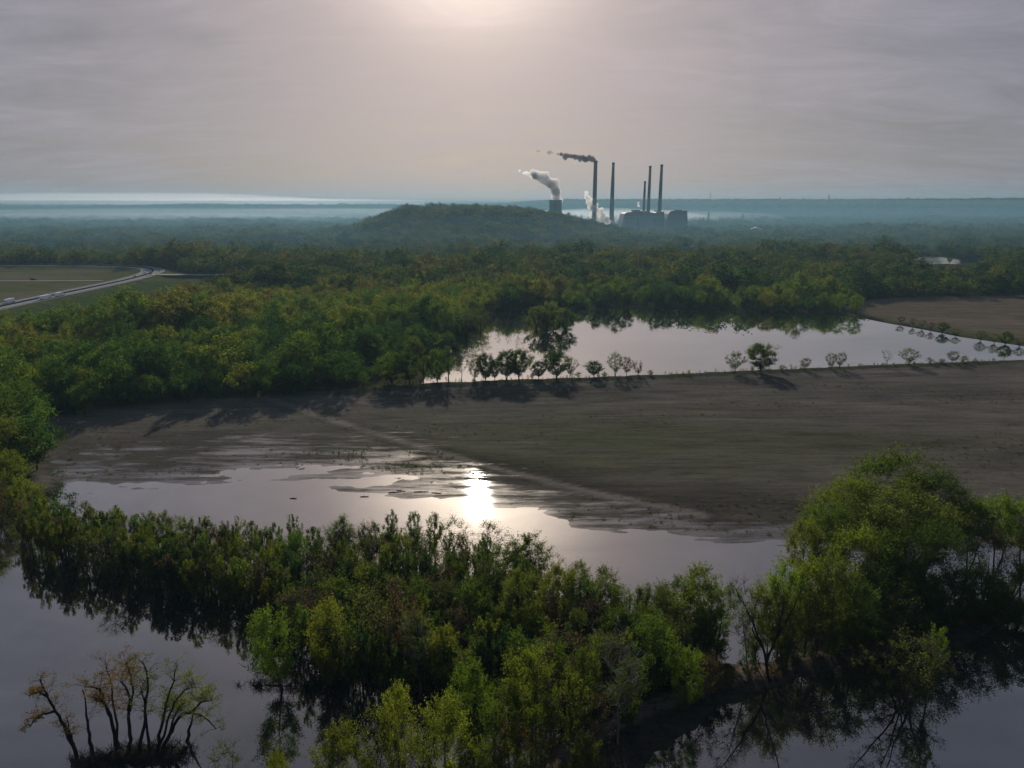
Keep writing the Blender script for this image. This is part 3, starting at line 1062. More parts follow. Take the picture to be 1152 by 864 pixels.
KINDS = {
    # slender upright trees of the flooded strip
    'poplar': dict(h=14.5, rx=2.5, z0=0.32, n_cl=40, clr=0.95, per=150, leaf=0.135, shell=0.25, wig=0.02, trunk_r=0.19, trunk_top=0.9, lump=0.2, upcurve=0.7, widest=0.55, sides=5, twigs=2, twig_len=1.2, up=2.2, sprig=0.85),
    # round full crowns
    'maple': dict(h=15.0, rx=4.6, z0=0.14, n_cl=88, clr=1.25, per=170, leaf=0.14, shell=0.45, trunk_top=0.7, widest=0.5, lump=0.22),
    # big spreading crowns
    'cottonwood': dict(h=24.0, rx=8.2, z0=0.24, n_cl=180, clr=1.7, per=160, leaf=0.16, shell=0.62, trunk_top=0.65, forks=2, trunk_r=0.5, widest=0.52, lump=0.18),
    # thin foliage, twigs showing
    'budding': dict(h=14.5, rx=4.0, z0=0.28, n_cl=64, clr=1.2, per=42, leaf=0.13, shell=0.45, trunk_top=0.75, twigs=6, twig_len=1.7, forks=2, trunk_r=0.22, widest=0.6, upcurve=0.6),
    # leafless
    'bare': dict(h=14.0, rx=4.2, z0=0.32, n_cl=46, clr=1.0, per=0, shell=0.45, trunk_top=0.8, twigs=7, twig_len=1.9, forks=1, trunk_r=0.16, upcurve=0.5, widest=0.6),
    # open-grown trees just coming into leaf: a haze of twigs
    'twiggy': dict(h=12.0, rx=4.8, z0=0.2, n_cl=90, clr=1.1, per=34, leaf=0.19, shell=0.5, trunk_top=0.6, forks=3, trunk_r=0.18, widest=0.52, lump=0.16, twigs=6, twig_len=1.3, upcurve=0.3),
    # full round crowns of open-grown trees
    'round': dict(h=14.0, rx=6.0, z0=0.17, n_cl=110, clr=1.25, per=80, leaf=0.25, shell=0.5, trunk_top=0.6, forks=2, trunk_r=0.28, widest=0.5, lump=0.16, sprig=0.45, outward=0.8, upcurve=0.3),
    # tall stems, crown held high
    'broadleaf': dict(h=18.0, rx=4.4, z0=0.46, n_cl=66, clr=1.25, per=160, leaf=0.14, shell=0.45, trunk_top=0.8, forks=2, trunk_r=0.26, widest=0.55, lump=0.2),
    # crown down to the ground or water
    'willow': dict(h=12.0, rx=5.2, z0=0.06, n_cl=80, clr=1.3, per=80, leaf=0.24, shell=0.6, trunk_top=0.6, forks=3, trunk_r=0.25, widest=0.45, lump=0.2),
    'shrub': dict(h=3.4, rx=1.8, z0=0.15, n_cl=22, clr=0.6, per=26, leaf=0.17, shell=0.5, trunk_top=0.6, forks=3, trunk_r=0.07, widest=0.5, twigs=2, twig_len=0.7),
}
N_VAR = {'poplar': 7, 'maple': 6, 'cottonwood': 4, 'budding': 5, 'bare': 3, 'willow': 3, 'broadleaf': 3, 'round': 4, 'twiggy': 5, 'shrub': 3}
PROTO = {}
for _k, _n in N_VAR.items():
    for _i in range(_n):
        _mb, _V, _F = tree_shape(1000 + 37 * _i + 1000 * list(N_VAR).index(_k), **KINDS[_k])
        _bm = {'poplar': M_PALE if _i % 2 else M_BARK, 'bare': M_PALE}.get(_k, M_BARK)
        _t = _mb.mesh('trunk', _bm, True)
        _c = mesh_np('crown', _V, [_F], [M_LEAF]) if len(_V) else None
        PROTO[(_k, _i)] = (_t, _c)

LEAF_COL = {
    'bright green': (0.084, 0.138, 0.020),
    'mid green': (0.068, 0.106, 0.021),
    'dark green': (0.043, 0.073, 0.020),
    'yellow-green': (0.112, 0.138, 0.021),
    'olive': (0.082, 0.106, 0.027),
    'tawny': (0.125, 0.085, 0.030),
    'brown': (0.080, 0.060, 0.038),
}
trng = random.Random(11)
TREES = []          # records for the labels: dict(o, kind, col, x, y, h, zone, label)
NAME = {'poplar': 'poplar_tree', 'maple': 'maple_tree', 'cottonwood': 'cottonwood_tree', 'budding': 'budding_tree', 'bare': 'bare_tree', 'willow': 'willow_tree', 'broadleaf': 'broadleaf_tree', 'round': 'round_tree', 'twiggy': 'twiggy_tree', 'shrub': 'shrub'}


def put_tree(kind, x, y, h, col, label=None, group=None, width=None, lean=None, z=None, var=None, dark=False):
    vi = trng.randrange(N_VAR[kind]) if var is None else var
    tm, cm = PROTO[(kind, vi)]
    s = h / KINDS[kind]['h']
    sw = s if width is None else width / (2 * KINDS[kind]['rx'] * 1.12)
    z0 = max(float(height(x, y)), -0.5) if z is None else z
    e = empty(NAME[kind], (x, y, z0 - 0.05), trng.random() * 6.283, (sw, sw, s))
    if lean:
        e.rotation_euler = (lean[1], lean[0], trng.random() * 0.3)
    obj('trunk', tm, e)
    if cm is not None:
        c = obj('crown', cm, e)
        k = 0.82 + 0.36 * trng.random()
        q = LEAF_COL[col]
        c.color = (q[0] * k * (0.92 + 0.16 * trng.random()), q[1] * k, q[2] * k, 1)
    tag(e, label=label, cat='shrub' if kind == 'shrub' else 'tree', group=group)
    TREES.append(dict(o=e, kind=kind, col=col if cm is not None else 'leafless', x=x, y=y, h=h, label=label, group=group))
    return e


def px_tree(kind, px, top, base, col, label, group=None, wpx=None, **kw):
    """a tree whose foot and top are seen at the given places of the photograph"""
    x, y = gp(px, base)
    h = max(1.2, zat(top, y))
    w = None
    if wpx:
        zc = y * CP + (CAM_H - h * 0.6) * SP
        w = wpx / FPX * zc
    return put_tree(kind, x, y, h, col, label, group, width=w, **kw)

# ------------------------------------------------------------------ trees that can be told apart
G_LEVEE, G_POND, G_STRIP, G_ISLAND, G_RIGHT, G_FRONT, G_BANKL = ('trees along the levee', 'trees on the far side of the pond', 'trees of the flooded strip', 'trees on the mud island',
                                                                 'trees of the right-hand grove', 'trees closest to the camera', 'trees on the bank by the left edge')
LEVEE_TREES = [
    ('round', 441, 402, 434, 'mid green', 'round green tree where the levee row meets the woods', 30),
    ('round', 461, 400, 433, 'dark green', 'dark round tree, second of the levee row from the woods', 24),
    ('poplar', 477, 402, 432, 'mid green', 'slim green tree beside the first round trees on the levee', 14),
    ('round', 492, 397, 432, 'bright green', 'bright green open-crowned tree on the levee near the woods', 19),
    ('poplar', 505, 395, 431.5, 'mid green', 'tall narrow green tree on the levee beside the bright open-crowned one', 15),
    ('bare', 519, 397, 431, 'brown', 'pale leafless tree on the levee against the bright pond', 18),
    ('twiggy', 534, 402, 431, 'olive', 'thin olive tree on the levee right of the pale leafless one', 18),
    ('round', 546, 401, 430.5, 'dark green', 'dark tree on the levee touching the thin olive one', 20),
    ('round', 556.5, 412, 430.5, 'mid green', 'short pointed green tree on the levee between two larger crowns', 10),
    ('round', 570, 399.5, 430, 'dark green', 'left half of the broad double crown on the levee', 22),
    ('round', 584, 398.5, 430, 'mid green', 'right half of the broad double crown on the levee', 24),
    ('round', 606, 411, 429, 'dark green', 'small dark tree on the levee between the double crown and the next big one', 15),
    ('round', 626, 400, 428.5, 'dark green', 'dark full tree in the middle of the levee row', 24),
    ('twiggy', 641, 407, 428, 'olive', 'thin tree leaning on the dark full tree in mid levee', 15),
    ('round', 668, 410.5, 427, 'dark green', 'neat ball-shaped tree alone on the levee', 16),
    ('twiggy', 692, 402, 426, 'olive', 'greyish thin tree right of the ball-shaped one on the levee', 16),
    ('twiggy', 705, 406, 425.5, 'brown', 'brown thin tree touching the greyish one on the levee', 14),
    ('shrub', 718, 412, 425.5, 'brown', 'small brown bush at the right end of the dense levee row', 9),
    ('twiggy', 826, 401, 421.5, 'olive', 'half-bare round tree just left of the largest lone levee tree', 20),
    ('round', 855, 392.5, 421, 'mid green', 'largest full green tree on the bare stretch of levee', 29),
    ('twiggy', 905, 406.5, 418.5, 'brown', 'small ragged tree right of the largest lone levee tree', 12),
    ('twiggy', 934, 401.5, 417.5, 'olive', 'left of a touching pair of small levee trees', 11),
    ('twiggy', 944, 400.5, 417, 'brown', 'right of a touching pair of small levee trees', 12),
    ('bare', 997, 398, 414, 'brown', 'small bare round tree on the levee, left of a fuller one', 13),
    ('twiggy', 1022, 396.5, 413, 'olive', 'bushy brownish tree near the right end of the levee', 18),
    ('twiggy', 1071, 399, 411, 'brown', 'last thin tree on the levee before the corner', 13),
]
for k_, px_, t_, b_, c_, l_, w_ in LEVEE_TREES:
    px_tree(k_, px_, t_, b_, c_, l_, G_LEVEE, wpx=w_ * (1.4 if k_ == 'round' else 1.2))
for i_, (px_, b_, hpx, l_) in enumerate([(598, 429, 6, 'low scrubby bush at the foot of the double crown'), (650, 428, 6, 'low bush just right of the mid-levee dark tree'), (680, 427, 5, 'tiny bush between the ball-shaped tree and the greyish one'),
                                         (731, 425.5, 5, 'tiny stalky bush past the dense levee row'), (878, 420, 6, 'low bush beside the largest lone levee tree'), (1046, 412, 6, 'low bush right of the bushy brownish levee tree'),
                                         (1082, 410.5, 7, 'small dry bush behind the last levee tree'), (1058, 411.5, 5, 'dry low bush before the last levee tree')]):
    px_tree('shrub', px_, b_ - hpx, b_, 'olive', l_, 'bushes on the levee', wpx=hpx * 1.5)
POND_TREES = [
    ('willow', 604, 347, 371, 'olive', 'left olive crown of the clump standing in the pond', 26),
    ('willow', 622, 343, 372, 'olive', 'largest round crown of the clump standing in the pond', 32),
    ('willow', 637, 349, 371, 'dark green', 'dark right crown of the clump standing in the pond', 24),
    ('willow', 614, 352, 374, 'dark green', 'low dark front crown of the clump in the pond', 20),
    ('budding', 541, 347, 371, 'olive', 'hazy olive tree flooded at the pond corner', 24),
    ('budding', 527, 350, 376, 'brown', 'brownish thin tree flooded at the pond corner by the woods', 18),
    ('bare', 583, 355, 373, 'brown', 'thin bare stem standing in the pond left of the clump', 8),
    ('bare', 560, 358, 372, 'brown', 'short bare stem in the water near the pond corner', 7),
    ('bare', 572, 357, 372, 'brown', 'bare drowned tree between two stems in the pond', 7),
    ('maple', 942, 333, 353, 'bright green', 'left of two bright round crowns at the pond head', 20),
    ('maple', 962, 334, 354, 'bright green', 'right of two bright round crowns at the pond head', 18),
    ('budding', 928, 338, 353, 'olive', 'thin olive tree leaning out left of the two bright pond-head crowns', 14),
    ('budding', 1013, 356, 364.5, 'brown', 'first small tree along the far pond bank', 8),
    ('budding', 1027, 358, 367.5, 'brown', 'second small tree along the far pond bank', 6),
    ('budding', 1037, 359, 369.5, 'olive', 'third small tree along the far pond bank', 7),
    ('budding', 1047, 361, 372, 'brown', 'fourth small tree along the far pond bank', 7),
    ('maple', 1060, 361.5, 374.5, 'dark green', 'dark leafy small tree midway along the far pond bank', 10),
    ('budding', 1075, 368, 378, 'olive', 'thin tree after the dark leafy one on the far pond bank', 9),
    ('budding', 1103, 369, 383.5, 'mid green', 'greenish upright tree on the far pond bank', 10),
    ('budding', 1118, 372, 386, 'olive', 'thin tree between two greener ones on the far pond bank', 9),
    ('maple', 1131, 369.5, 387.5, 'mid green', 'fullest green tree on the far pond bank', 13),
    ('budding', 1147, 377, 390, 'olive', 'last small tree on the far pond bank by the frame edge', 10),
]
for k_, px_, t_, b_, c_, l_, w_ in POND_TREES:
    if px_ > 1000:
        k_ = 'twiggy' if k_ == 'budding' else 'round'
        t_, w_ = b_ - 0.8 * (b_ - t_), w_ * 1.35
    px_tree(k_, px_, t_, b_, c_, l_, G_POND, wpx=w_)
px_tree('cottonwood', 1067.5, 284, 299, 'dark green', 'lone dark flat-topped tree standing tall before the far bright pond', 'lone far trees', wpx=9)

# trees nearest the camera
FRONT = [
    ('maple', 318, 690, 776, 'bright green', 'vivid bright green leaning tree on the water edge of the spit', 56, (-0.12, 0)),
    ('maple', 388, 826, 915, 'yellow-green', 'lime tree cut by the bottom edge left of the yellowish pair', 66, None),
    ('maple', 450, 774, 885, 'yellow-green', 'upright yellowish tree with a pointed top above the bottom edge', 40, None),
    ('budding', 424, 796, 890, 'yellow-green', 'thin yellow-green tree on the left flank of the pointed yellowish one', 40, None),
    ('budding', 478, 806, 898, 'olive', 'thin olive tree between the pointed and the broad yellowish trees', 44, None),
    ('maple', 556, 800, 885, 'mid green', 'mid-green tree under the lime round-headed one', 46, None),
    ('budding', 612, 780, 872, 'olive', 'thin olive tree at the foot of the ragged yellow-green one', 50, None),
    ('budding', 668, 790, 868, 'brown', 'brown thin tree leaning over the start of the dirt track', 46, None),
    ('maple', 655, 742, 826, 'mid green', 'mid-green tree left of the white-branched leafless one', 48, None),
    ('maple', 590, 846, 930, 'olive', 'olive tree top cut by the bottom edge beside the tawny budding tree', 46, None),
    ('maple', 503, 789, 905, 'yellow-green', 'broad yellowish tree at the bottom beside the pointed one', 64, None),
    ('maple', 531, 745, 835, 'bright green', 'lime round-headed tree on a slender stem against the dark grove', 52, None),
    ('budding', 575, 818, 905, 'tawny', 'tawny orange budding tree at the bottom right of the broad yellowish one', 50, None),
    ('maple', 598, 732, 850, 'yellow-green', 'ragged yellow-green tree right of the lime round-headed one', 62, None),
    ('maple', 572, 772, 862, 'olive', 'olive tree wedged between the lime and the ragged yellow-green trees', 44, None),
    ('poplar', 640, 772, 872, 'yellow-green', 'yellow-green spire beside the dirt track at the bottom', 36, None),
    ('budding', 632, 716, 818, 'brown', 'brown budding tree with purplish twigs behind the yellow spire', 74, None),
    ('bare', 694, 722, 842, 'brown', 'white-branched leafless tree beside the dirt track', 66, None),
    ('budding', 262, 838, 925, 'olive', 'pale olive budding tree cut by the bottom edge right of the mud island', 46, None),
    ('maple', 318, 852, 930, 'yellow-green', 'tip of a yellow tree at the bottom edge below the spit', 34, None),
    ('budding', 610, 826, 905, 'tawny', 'small tawny tree on the bottom edge left of the dirt track', 40, None),
    ('maple', 655, 830, 912, 'olive', 'olive tree at the bottom by the start of the dirt track', 44, None),
    ('maple', 545, 838, 918, 'yellow-green', 'low yellowish tree on the bottom edge under the tawny one', 42, None),
    ('bare', 472, 690, 780, 'brown', 'white twin-stemmed leafless tree in the darkest part of the grove', 40, None),
    ('bare', 840, 664, 765, 'brown', 'dead leaning tree on the bank between grove and right-hand trees', 44, (-0.17, 0)),
    ('maple', 734, 705, 790, 'mid green', 'green tree right behind the white-branched leafless one', 56, None),
    ('maple', 705, 752, 828, 'dark green', 'dark green tree shading the dirt track', 44, None),
    ('maple', 770, 742, 805, 'bright green', 'low bright tree overhanging the end of the dirt track', 40, None),
    ('budding', 795, 745, 795, 'tawny', 'short tawny tree on the bank by the dead leaning one', 36, None),
    ('maple', 782, 640, 725, 'yellow-green', 'tall yellow-green tree at the grove corner above the open water', 52, None),
    ('maple', 806, 660, 738, 'bright green', 'bright tree at the right end of the grove by the open water', 46, None),
    ('maple', 582, 646, 722, 'olive', 'left of two yellowish round heads in the middle of the grove', 46, None),
    ('maple', 624, 640, 718, 'yellow-green', 'right of two yellowish round heads in the middle of the grove', 50, None),
    ('budding', 410, 668, 768, 'olive', 'pale olive thin-leaved tree on the near side of the grove', 66, None),
    ('budding', 445, 655, 758, 'brown', 'brownish thin-leaved tree beside the pale olive one in the grove', 56, None),
    ('maple', 372, 682, 772, 'yellow-green', 'yellowish tree right behind the vivid green leaning one', 48, None),
    ('budding', 1022, 716, 800, 'olive', 'many-stemmed sparse tree standing alone in the right-hand water', 70, None),
    ('poplar', 1042, 712, 792, 'bright green', 'narrow green crown rising from the sparse tree in the right-hand water', 26, None),
]
for k_, px_, t_, b_, c_, l_, w_, ln_ in FRONT:
    px_tree(k_, px_, t_, b_, c_, l_, G_FRONT, wpx=w_, lean=ln_)
RIGHT = [
    ('maple', 848, 668, 752, 'olive', 'small olive tree on the bank left of the dead leaning one', 40, None),
    ('budding', 862, 672, 750, 'olive', 'thin olive tree growing between the two dead leaning stems', 44, None),
    ('maple', 885, 648, 735, 'yellow-green', 'yellowish tree behind the dark forked dead tree', 48, None),
    ('shrub', 842, 744, 766, 'olive', 'large bush at the foot of the dead leaning tree', 26, None),
    ('shrub', 872, 742, 764, 'brown', 'brown bush between the dead tree and the right-hand grove', 26, None),
    ('shrub', 812, 758, 780, 'olive', 'low olive bush at the end of the dirt track', 28, None),
    ('cottonwood', 1003, 521, 622, 'mid green', 'dark green giant crown at the top of the right-hand grove', 128, 0),
    ('cottonwood', 945, 545, 635, 'yellow-green', 'big yellowish crown on the left shoulder of the tallest grove tree', 84, 1),
    ('cottonwood', 1045, 540, 632, 'dark green', 'darkest big crown behind the right shoulder of the grove', 84, 2),
    ('cottonwood', 1010, 557, 664, 'olive', 'olive-brown wide crown in front of the giant one', 118, 3),
    ('cottonwood', 928, 572, 655, 'mid green', 'green crown bulging over the open water at the grove edge', 70, 2),
    ('maple', 955, 600, 690, 'yellow-green', 'yellow-green tree below the big yellowish crown', 66, None),
    ('maple', 992, 606, 696, 'mid green', 'mid green tree in the heart of the right-hand grove', 62, None),
    ('maple', 905, 632, 728, 'yellow-green', 'slender-stemmed yellowish tree at the left edge of the right-hand grove', 54, None),
    ('maple', 873, 642, 745, 'bright green', 'bright tree right behind the dead leaning one', 50, None),
    ('maple', 930, 640, 736, 'olive', 'olive tree between the slender-stemmed yellowish one and the dark trees', 58, None),
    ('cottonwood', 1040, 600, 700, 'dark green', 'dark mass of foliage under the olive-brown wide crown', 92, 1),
    ('broadleaf', 1088, 566, 652, 'mid green', 'green tree left of the pair by the frame edge with slender trunks', 54, None),
    ('broadleaf', 1118, 562, 654, 'bright green', 'bright green tree over the light gap by the right frame edge', 54, None),
    ('broadleaf', 1148, 568, 656, 'mid green', 'green tree cut by the right frame edge', 56, None),
    ('broadleaf', 1180, 572, 660, 'mid green', 'green tree past the one cut by the frame edge', 56, None),
    ('budding', 1105, 602, 678, 'brown', 'thin brown tree before the light gap in the right trees', 40, None),
    ('budding', 1135, 606, 682, 'olive', 'thin olive tree before the light gap in the right trees', 40, None),
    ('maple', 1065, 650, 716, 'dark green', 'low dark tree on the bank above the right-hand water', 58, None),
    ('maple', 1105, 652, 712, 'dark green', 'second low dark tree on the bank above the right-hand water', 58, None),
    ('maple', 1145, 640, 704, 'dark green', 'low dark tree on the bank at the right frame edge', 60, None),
    ('budding', 1000, 665, 735, 'olive', 'thin olive tree at the water edge below the dark mass', 56, None),
    ('maple', 960, 662, 740, 'dark green', 'dark rounded tree on the bank left of the thin olive one', 54, None),
    ('budding', 915, 685, 752, 'brown', 'brown thin tree at the foot of the yellowish slender-stemmed one', 40, None),
    ('maple', 1180, 636, 700, 'dark green', 'low dark tree just past the right frame edge', 56, None),
    ('budding', 885, 690, 757, 'olive', 'thin olive tree next to the dead leaning one on the bank', 36, None),
    ('maple', 900, 590, 668, 'yellow-green', 'yellowish low crown at the foot of the grove by the open water', 50, None),
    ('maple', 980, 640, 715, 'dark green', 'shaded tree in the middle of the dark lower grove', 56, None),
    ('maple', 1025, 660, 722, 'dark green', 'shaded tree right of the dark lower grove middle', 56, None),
]
for k_, px_, t_, b_, c_, l_, w_, v_ in RIGHT:
    px_tree(k_, px_, t_, b_, c_, l_, G_RIGHT, wpx=w_, var=v_)
BANKL = [
    ('maple', 8, 424, 482, 'dark green', 'dark round tree at the left edge where the mud begins', 40),
    ('maple', 22, 436, 500, 'mid green', 'green tree below the dark round one at the left edge', 44),
    ('maple', 4, 452, 520, 'mid green', 'green tree cut by the left edge halfway down the bank', 46),
    ('maple', 18, 478, 540, 'olive', 'olive round crown on the left bank beside the mud', 44),
    ('maple', 14, 512, 566, 'yellow-green', 'yellowish round crown on the left bank below the olive one', 46),
    ('maple', 36, 540, 588, 'yellow-green', 'yellowish tree where the left bank meets the flooded strip', 36),
    ('maple', -12, 500, 570, 'mid green', 'green tree mostly beyond the left edge above the water', 46),
    ('budding', 2, 542, 592, 'brown', 'brown thin tree at the left edge above its reflection', 34),
    ('maple', -25, 545, 600, 'olive', 'olive tree just beyond the left edge by the water', 46),
    ('maple', -30, 455, 525, 'dark green', 'dark tree beyond the left edge beside the mud', 50),
]
for k_, px_, t_, b_, c_, l_, w_ in BANKL:
    px_tree(k_, px_, t_, b_, c_, l_, G_BANKL, wpx=w_)

# ------------------------------------------------------------------ the flooded strip: scattered, spaced trees
STRIP_TOPLINE = [(20, 590), (60, 606), (100, 606), (200, 622), (300, 632), (400, 632), (490, 627), (560, 650), (640, 686), (700, 716), (760, 712), (820, 728)]
STRIP_FRONT = [(830, 748), (780, 764), (720, 792), (640, 800), (560, 800), (490, 795), (420, 790), (345, 782), (335, 745), (300, 696), (250, 689), (200, 677), (150, 665), (100, 652), (60, 642), (24, 618)]
STRIP = poly(STRIP_TOPLINE + STRIP_FRONT)
BACK_L = poly(STRIP_TOPLINE)
FRONT_L = poly(STRIP_FRONT)


def scatter(P, spacing, seed, taken, jitter_fn=None):
    r = random.Random(seed)
    lo, hi = P.min(0), P.max(0)
    n = int((hi[0] - lo[0]) * (hi[1] - lo[1]) / (spacing * spacing) * 14)
    xs = np.array([lo[0] + (hi[0] - lo[0]) * r.random() for _ in range(n)])
    ys = np.array([lo[1] + (hi[1] - lo[1]) * r.random() for _ in range(n)])
    ok = sdf(P, xs, ys) > 0
    out = []
    for x, y in zip(xs[ok], ys[ok]):
        s = spacing if jitter_fn is None else jitter_fn(x, y)
        if all((x - a) ** 2 + (y - b) ** 2 > (s * q) ** 2 for a, b, q in taken):
            taken.append((x, y, 1.0))
            out.append((x, y))
    return out


taken = [(t['x'], t['y'], 0.8) for t in TREES]
strip_px = lambda x, y: pix(x, y)[0]
for x_, y_ in scatter(STRIP, 5.0, 5, taken, lambda x, y: 4.3 if strip_px(x, y) < 330 else 6.1):
    p_ = strip_px(x_, y_)
    nz_ = vnoise(x_ / 22, y_ / 22)
    r_ = trng.random()
    if p_ < 330:
        k_ = 'poplar' if r_ < 0.86 else 'budding'
        h_ = 11.8 + 3.2 * nz_ + trng.uniform(-1.2, 1.2)
        c_ = trng.choices(['olive', 'yellow-green', 'mid green', 'brown'], [4, 3, 3, 1.2])[0]
    elif p_ < 560:
        k_ = 'poplar' if r_ < 0.55 else ('maple' if r_ < 0.82 else 'budding')
        h_ = 12.8 + 3.4 * nz_ + trng.uniform(-1.2, 1.2)
        c_ = trng.choices(['mid green', 'bright green', 'olive', 'dark green', 'yellow-green'], [4, 1.2, 2, 2, 1])[0]
    else:
        k_ = 'maple' if r_ < 0.66 else ('poplar' if r_ < 0.88 else 'budding')
        h_ = 13.4 + 3.4 * nz_ + trng.uniform(-1.2, 1.4)
        c_ = trng.choices(['mid green', 'bright green', 'dark green', 'olive', 'yellow-green'], [4, 1.6, 2, 1.2, 1.4])[0]
    if k_ == 'budding':
        c_ = trng.choice(['olive', 'brown', 'olive'])
    put_tree(k_, x_, y_, h_, c_, None, G_STRIP, z=-0.4, width=trng.uniform(4.4, 5.8) if k_ == 'poplar' else trng.uniform(8.5, 11.5))
N_STRIP = sum(1 for t in TREES if t['group'] == G_STRIP)

# own labels for the strip's trees: size, colour, form, row, place; then the order within the few that are still alike
FORM = {'poplar': 'upright', 'maple': 'round-crowned', 'budding': 'thin-leaved', 'bare': 'leafless'}
PLACES = [(60, 'at its far left tip'), (120, 'near its left tip'), (180, 'below the wet mud corner'), (245, 'in its left part'), (310, 'left of the vivid tree'), (370, 'behind the vivid tree'),
          (430, 'behind the pale olive tree'), (490, 'left of the sun glint'), (550, 'under the sun glint'), (610, 'by the yellowish heads'), (670, 'right of the yellowish heads'),
          (730, 'behind the white-branched tree'), (2000, 'at its right end')]
buckets = {}
st_ = [t for t in TREES if t['group'] == G_STRIP]
for t in st_:
    db = float(dline(BACK_L, t['x'], t['y']))
    df = float(dline(FRONT_L, t['x'], t['y']))
    row = 'back row' if db < 0.3 * (db + df) else ('front row' if df < 0.3 * (db + df) else 'middle')
    px_ = pix(t['x'], t['y'])[0]
    place = next(p for lim, p in PLACES if px_ < lim)
    size = 'short' if t['h'] < 12.6 else ('tall' if t['h'] > 15.0 else 'mid-sized')
    base = f"{size} {t['col'].replace(' ', '-')} {FORM[t['kind']]} tree, strip's {row}, {place}"
    buckets.setdefault(base, []).append((px_, t))
WORD = {4: ['leftmost of four', 'second of four', 'third of four', 'rightmost of four'], 2: ['left one of two', 'right one of two'], 3: ['leftmost of three', 'middle of three', 'rightmost of three']}
for base, lst in buckets.items():
    lst.sort(key=lambda q: q[0])
    for i, (_, t) in enumerate(lst):
        t['o']['label'] = base if len(lst) not in WORD else f"{base}, {WORD[len(lst)][i]}"

# ------------------------------------------------------------------ woods beyond: uncountable, each wood one object (points that carry whole trees)
def wood_protos(cname, specs, seed, leaf_mat=None):
    """whole trees of the far woods, kept in a collection that is not part of the scene"""
    c = bpy.data.collections.new(cname)
    for i, sp in enumerate(specs):
        mb, V, F = tree_shape(seed + i, **sp)
        tv = np.array(mb.V)
        t3 = [f for f in mb.F if len(f) == 3]
        t4 = [f for f in mb.F if len(f) == 4]
        o = len(tv)
        me = mesh_np('wood_tree', np.vstack([tv, V]), [np.array(t4), F + o], [M_BARK, leaf_mat or M_WOOD_LEAF], [0, 1])
        c.objects.link(bpy.data.objects.new('wood_tree', me))
    return c


near_specs = [dict(h=14, rx=5.6, z0=0.2, n_cl=70, clr=1.5, per=44, leaf=0.30, shell=0.8, lump=0.2, sides=4, trunk_top=0.6, widest=0.5, sprig=0.2, outward=0.9),
              dict(h=15, rx=6.4, z0=0.2, n_cl=84, clr=1.6, per=44, leaf=0.30, shell=0.8, lump=0.16, sides=4, trunk_top=0.6, widest=0.55, sprig=0.2, outward=0.9),
              dict(h=14, rx=4.4, z0=0.22, n_cl=56, clr=1.3, per=44, leaf=0.28, shell=0.75, lump=0.2, sides=4, trunk_top=0.7, widest=0.5, sprig=0.3, outward=0.8),
              dict(h=13, rx=5.8, z0=0.22, n_cl=60, clr=1.5, per=28, leaf=0.27, shell=0.7, lump=0.25, sides=4, trunk_top=0.7, widest=0.5, twigs=2, sprig=0.4, outward=0.8),
              dict(h=16, rx=5.2, z0=0.25, n_cl=70, clr=1.45, per=44, leaf=0.30, shell=0.8, lump=0.25, sides=4, trunk_top=0.7, widest=0.6, sprig=0.2, outward=0.9)]
far_specs = [dict(h=14, rx=6.0, z0=0.15, n_cl=34, clr=2.0, per=22, leaf=0.62, shell=0.8, lump=0.2, sides=3, trunk_top=0.5, sprig=0.15, outward=0.9),
             dict(h=15, rx=6.8, z0=0.15, n_cl=38, clr=2.1, per=22, leaf=0.62, shell=0.8, lump=0.18, sides=3, trunk_top=0.5, sprig=0.15, outward=0.9),
             dict(h=16, rx=5.4, z0=0.15, n_cl=32, clr=1.9, per=22, leaf=0.6, shell=0.75, lump=0.25, sides=3, trunk_top=0.6, sprig=0.15, outward=0.9),
             dict(h=13, rx=6.2, z0=0.15, n_cl=32, clr=2.0, per=16, leaf=0.58, shell=0.75, lump=0.25, sides=3, trunk_top=0.5, sprig=0.2, outward=0.9)]
WOOD_NEAR = wood_protos('wood_near', near_specs, 501)
WOOD_FAR = wood_protos('wood_far', far_specs, 601, M_FAR_LEAF)


def wood_nodes(name, coll):
    ng = bpy.data.node_groups.new(name, 'GeometryNodeTree')
    ng.interface.new_socket('Geometry', in_out='INPUT', socket_type='NodeSocketGeometry')
    ng.interface.new_socket('Geometry', in_out='OUTPUT', socket_type='NodeSocketGeometry')
    gi, go = ng.nodes.new('NodeGroupInput'), ng.nodes.new('NodeGroupOutput')
    mp = ng.nodes.new('GeometryNodeMeshToPoints')
    ip = ng.nodes.new('GeometryNodeInstanceOnPoints')
    ci = ng.nodes.new('GeometryNodeCollectionInfo')
    ci.inputs['Collection'].default_value = coll
    ci.inputs['Separate Children'].default_value = True
    ci.inputs['Reset Children'].default_value = True
    ip.inputs['Pick Instance'].default_value = True

    def named(nm, ty):
        n = ng.nodes.new('GeometryNodeInputNamedAttribute')
        n.data_type = ty
        n.inputs['Name'].default_value = nm
        return n.outputs['Attribute']
    L = ng.links.new
    L(gi.outputs[0], mp.inputs[0])
    L(mp.outputs[0], ip.inputs['Points'])
    L(ci.outputs[0], ip.inputs['Instance'])
    L(named('pick', 'INT'), ip.inputs['Instance Index'])
    L(named('turn', 'FLOAT_VECTOR'), ip.inputs['Rotation'])
    L(named('size', 'FLOAT_VECTOR'), ip.inputs['Scale'])
    L(ip.outputs[0], go.inputs[0])
    return ng


NG_NEAR = wood_nodes('wood_near', WOOD_NEAR)
NG_FAR = wood_nodes('wood_far', WOOD_FAR)


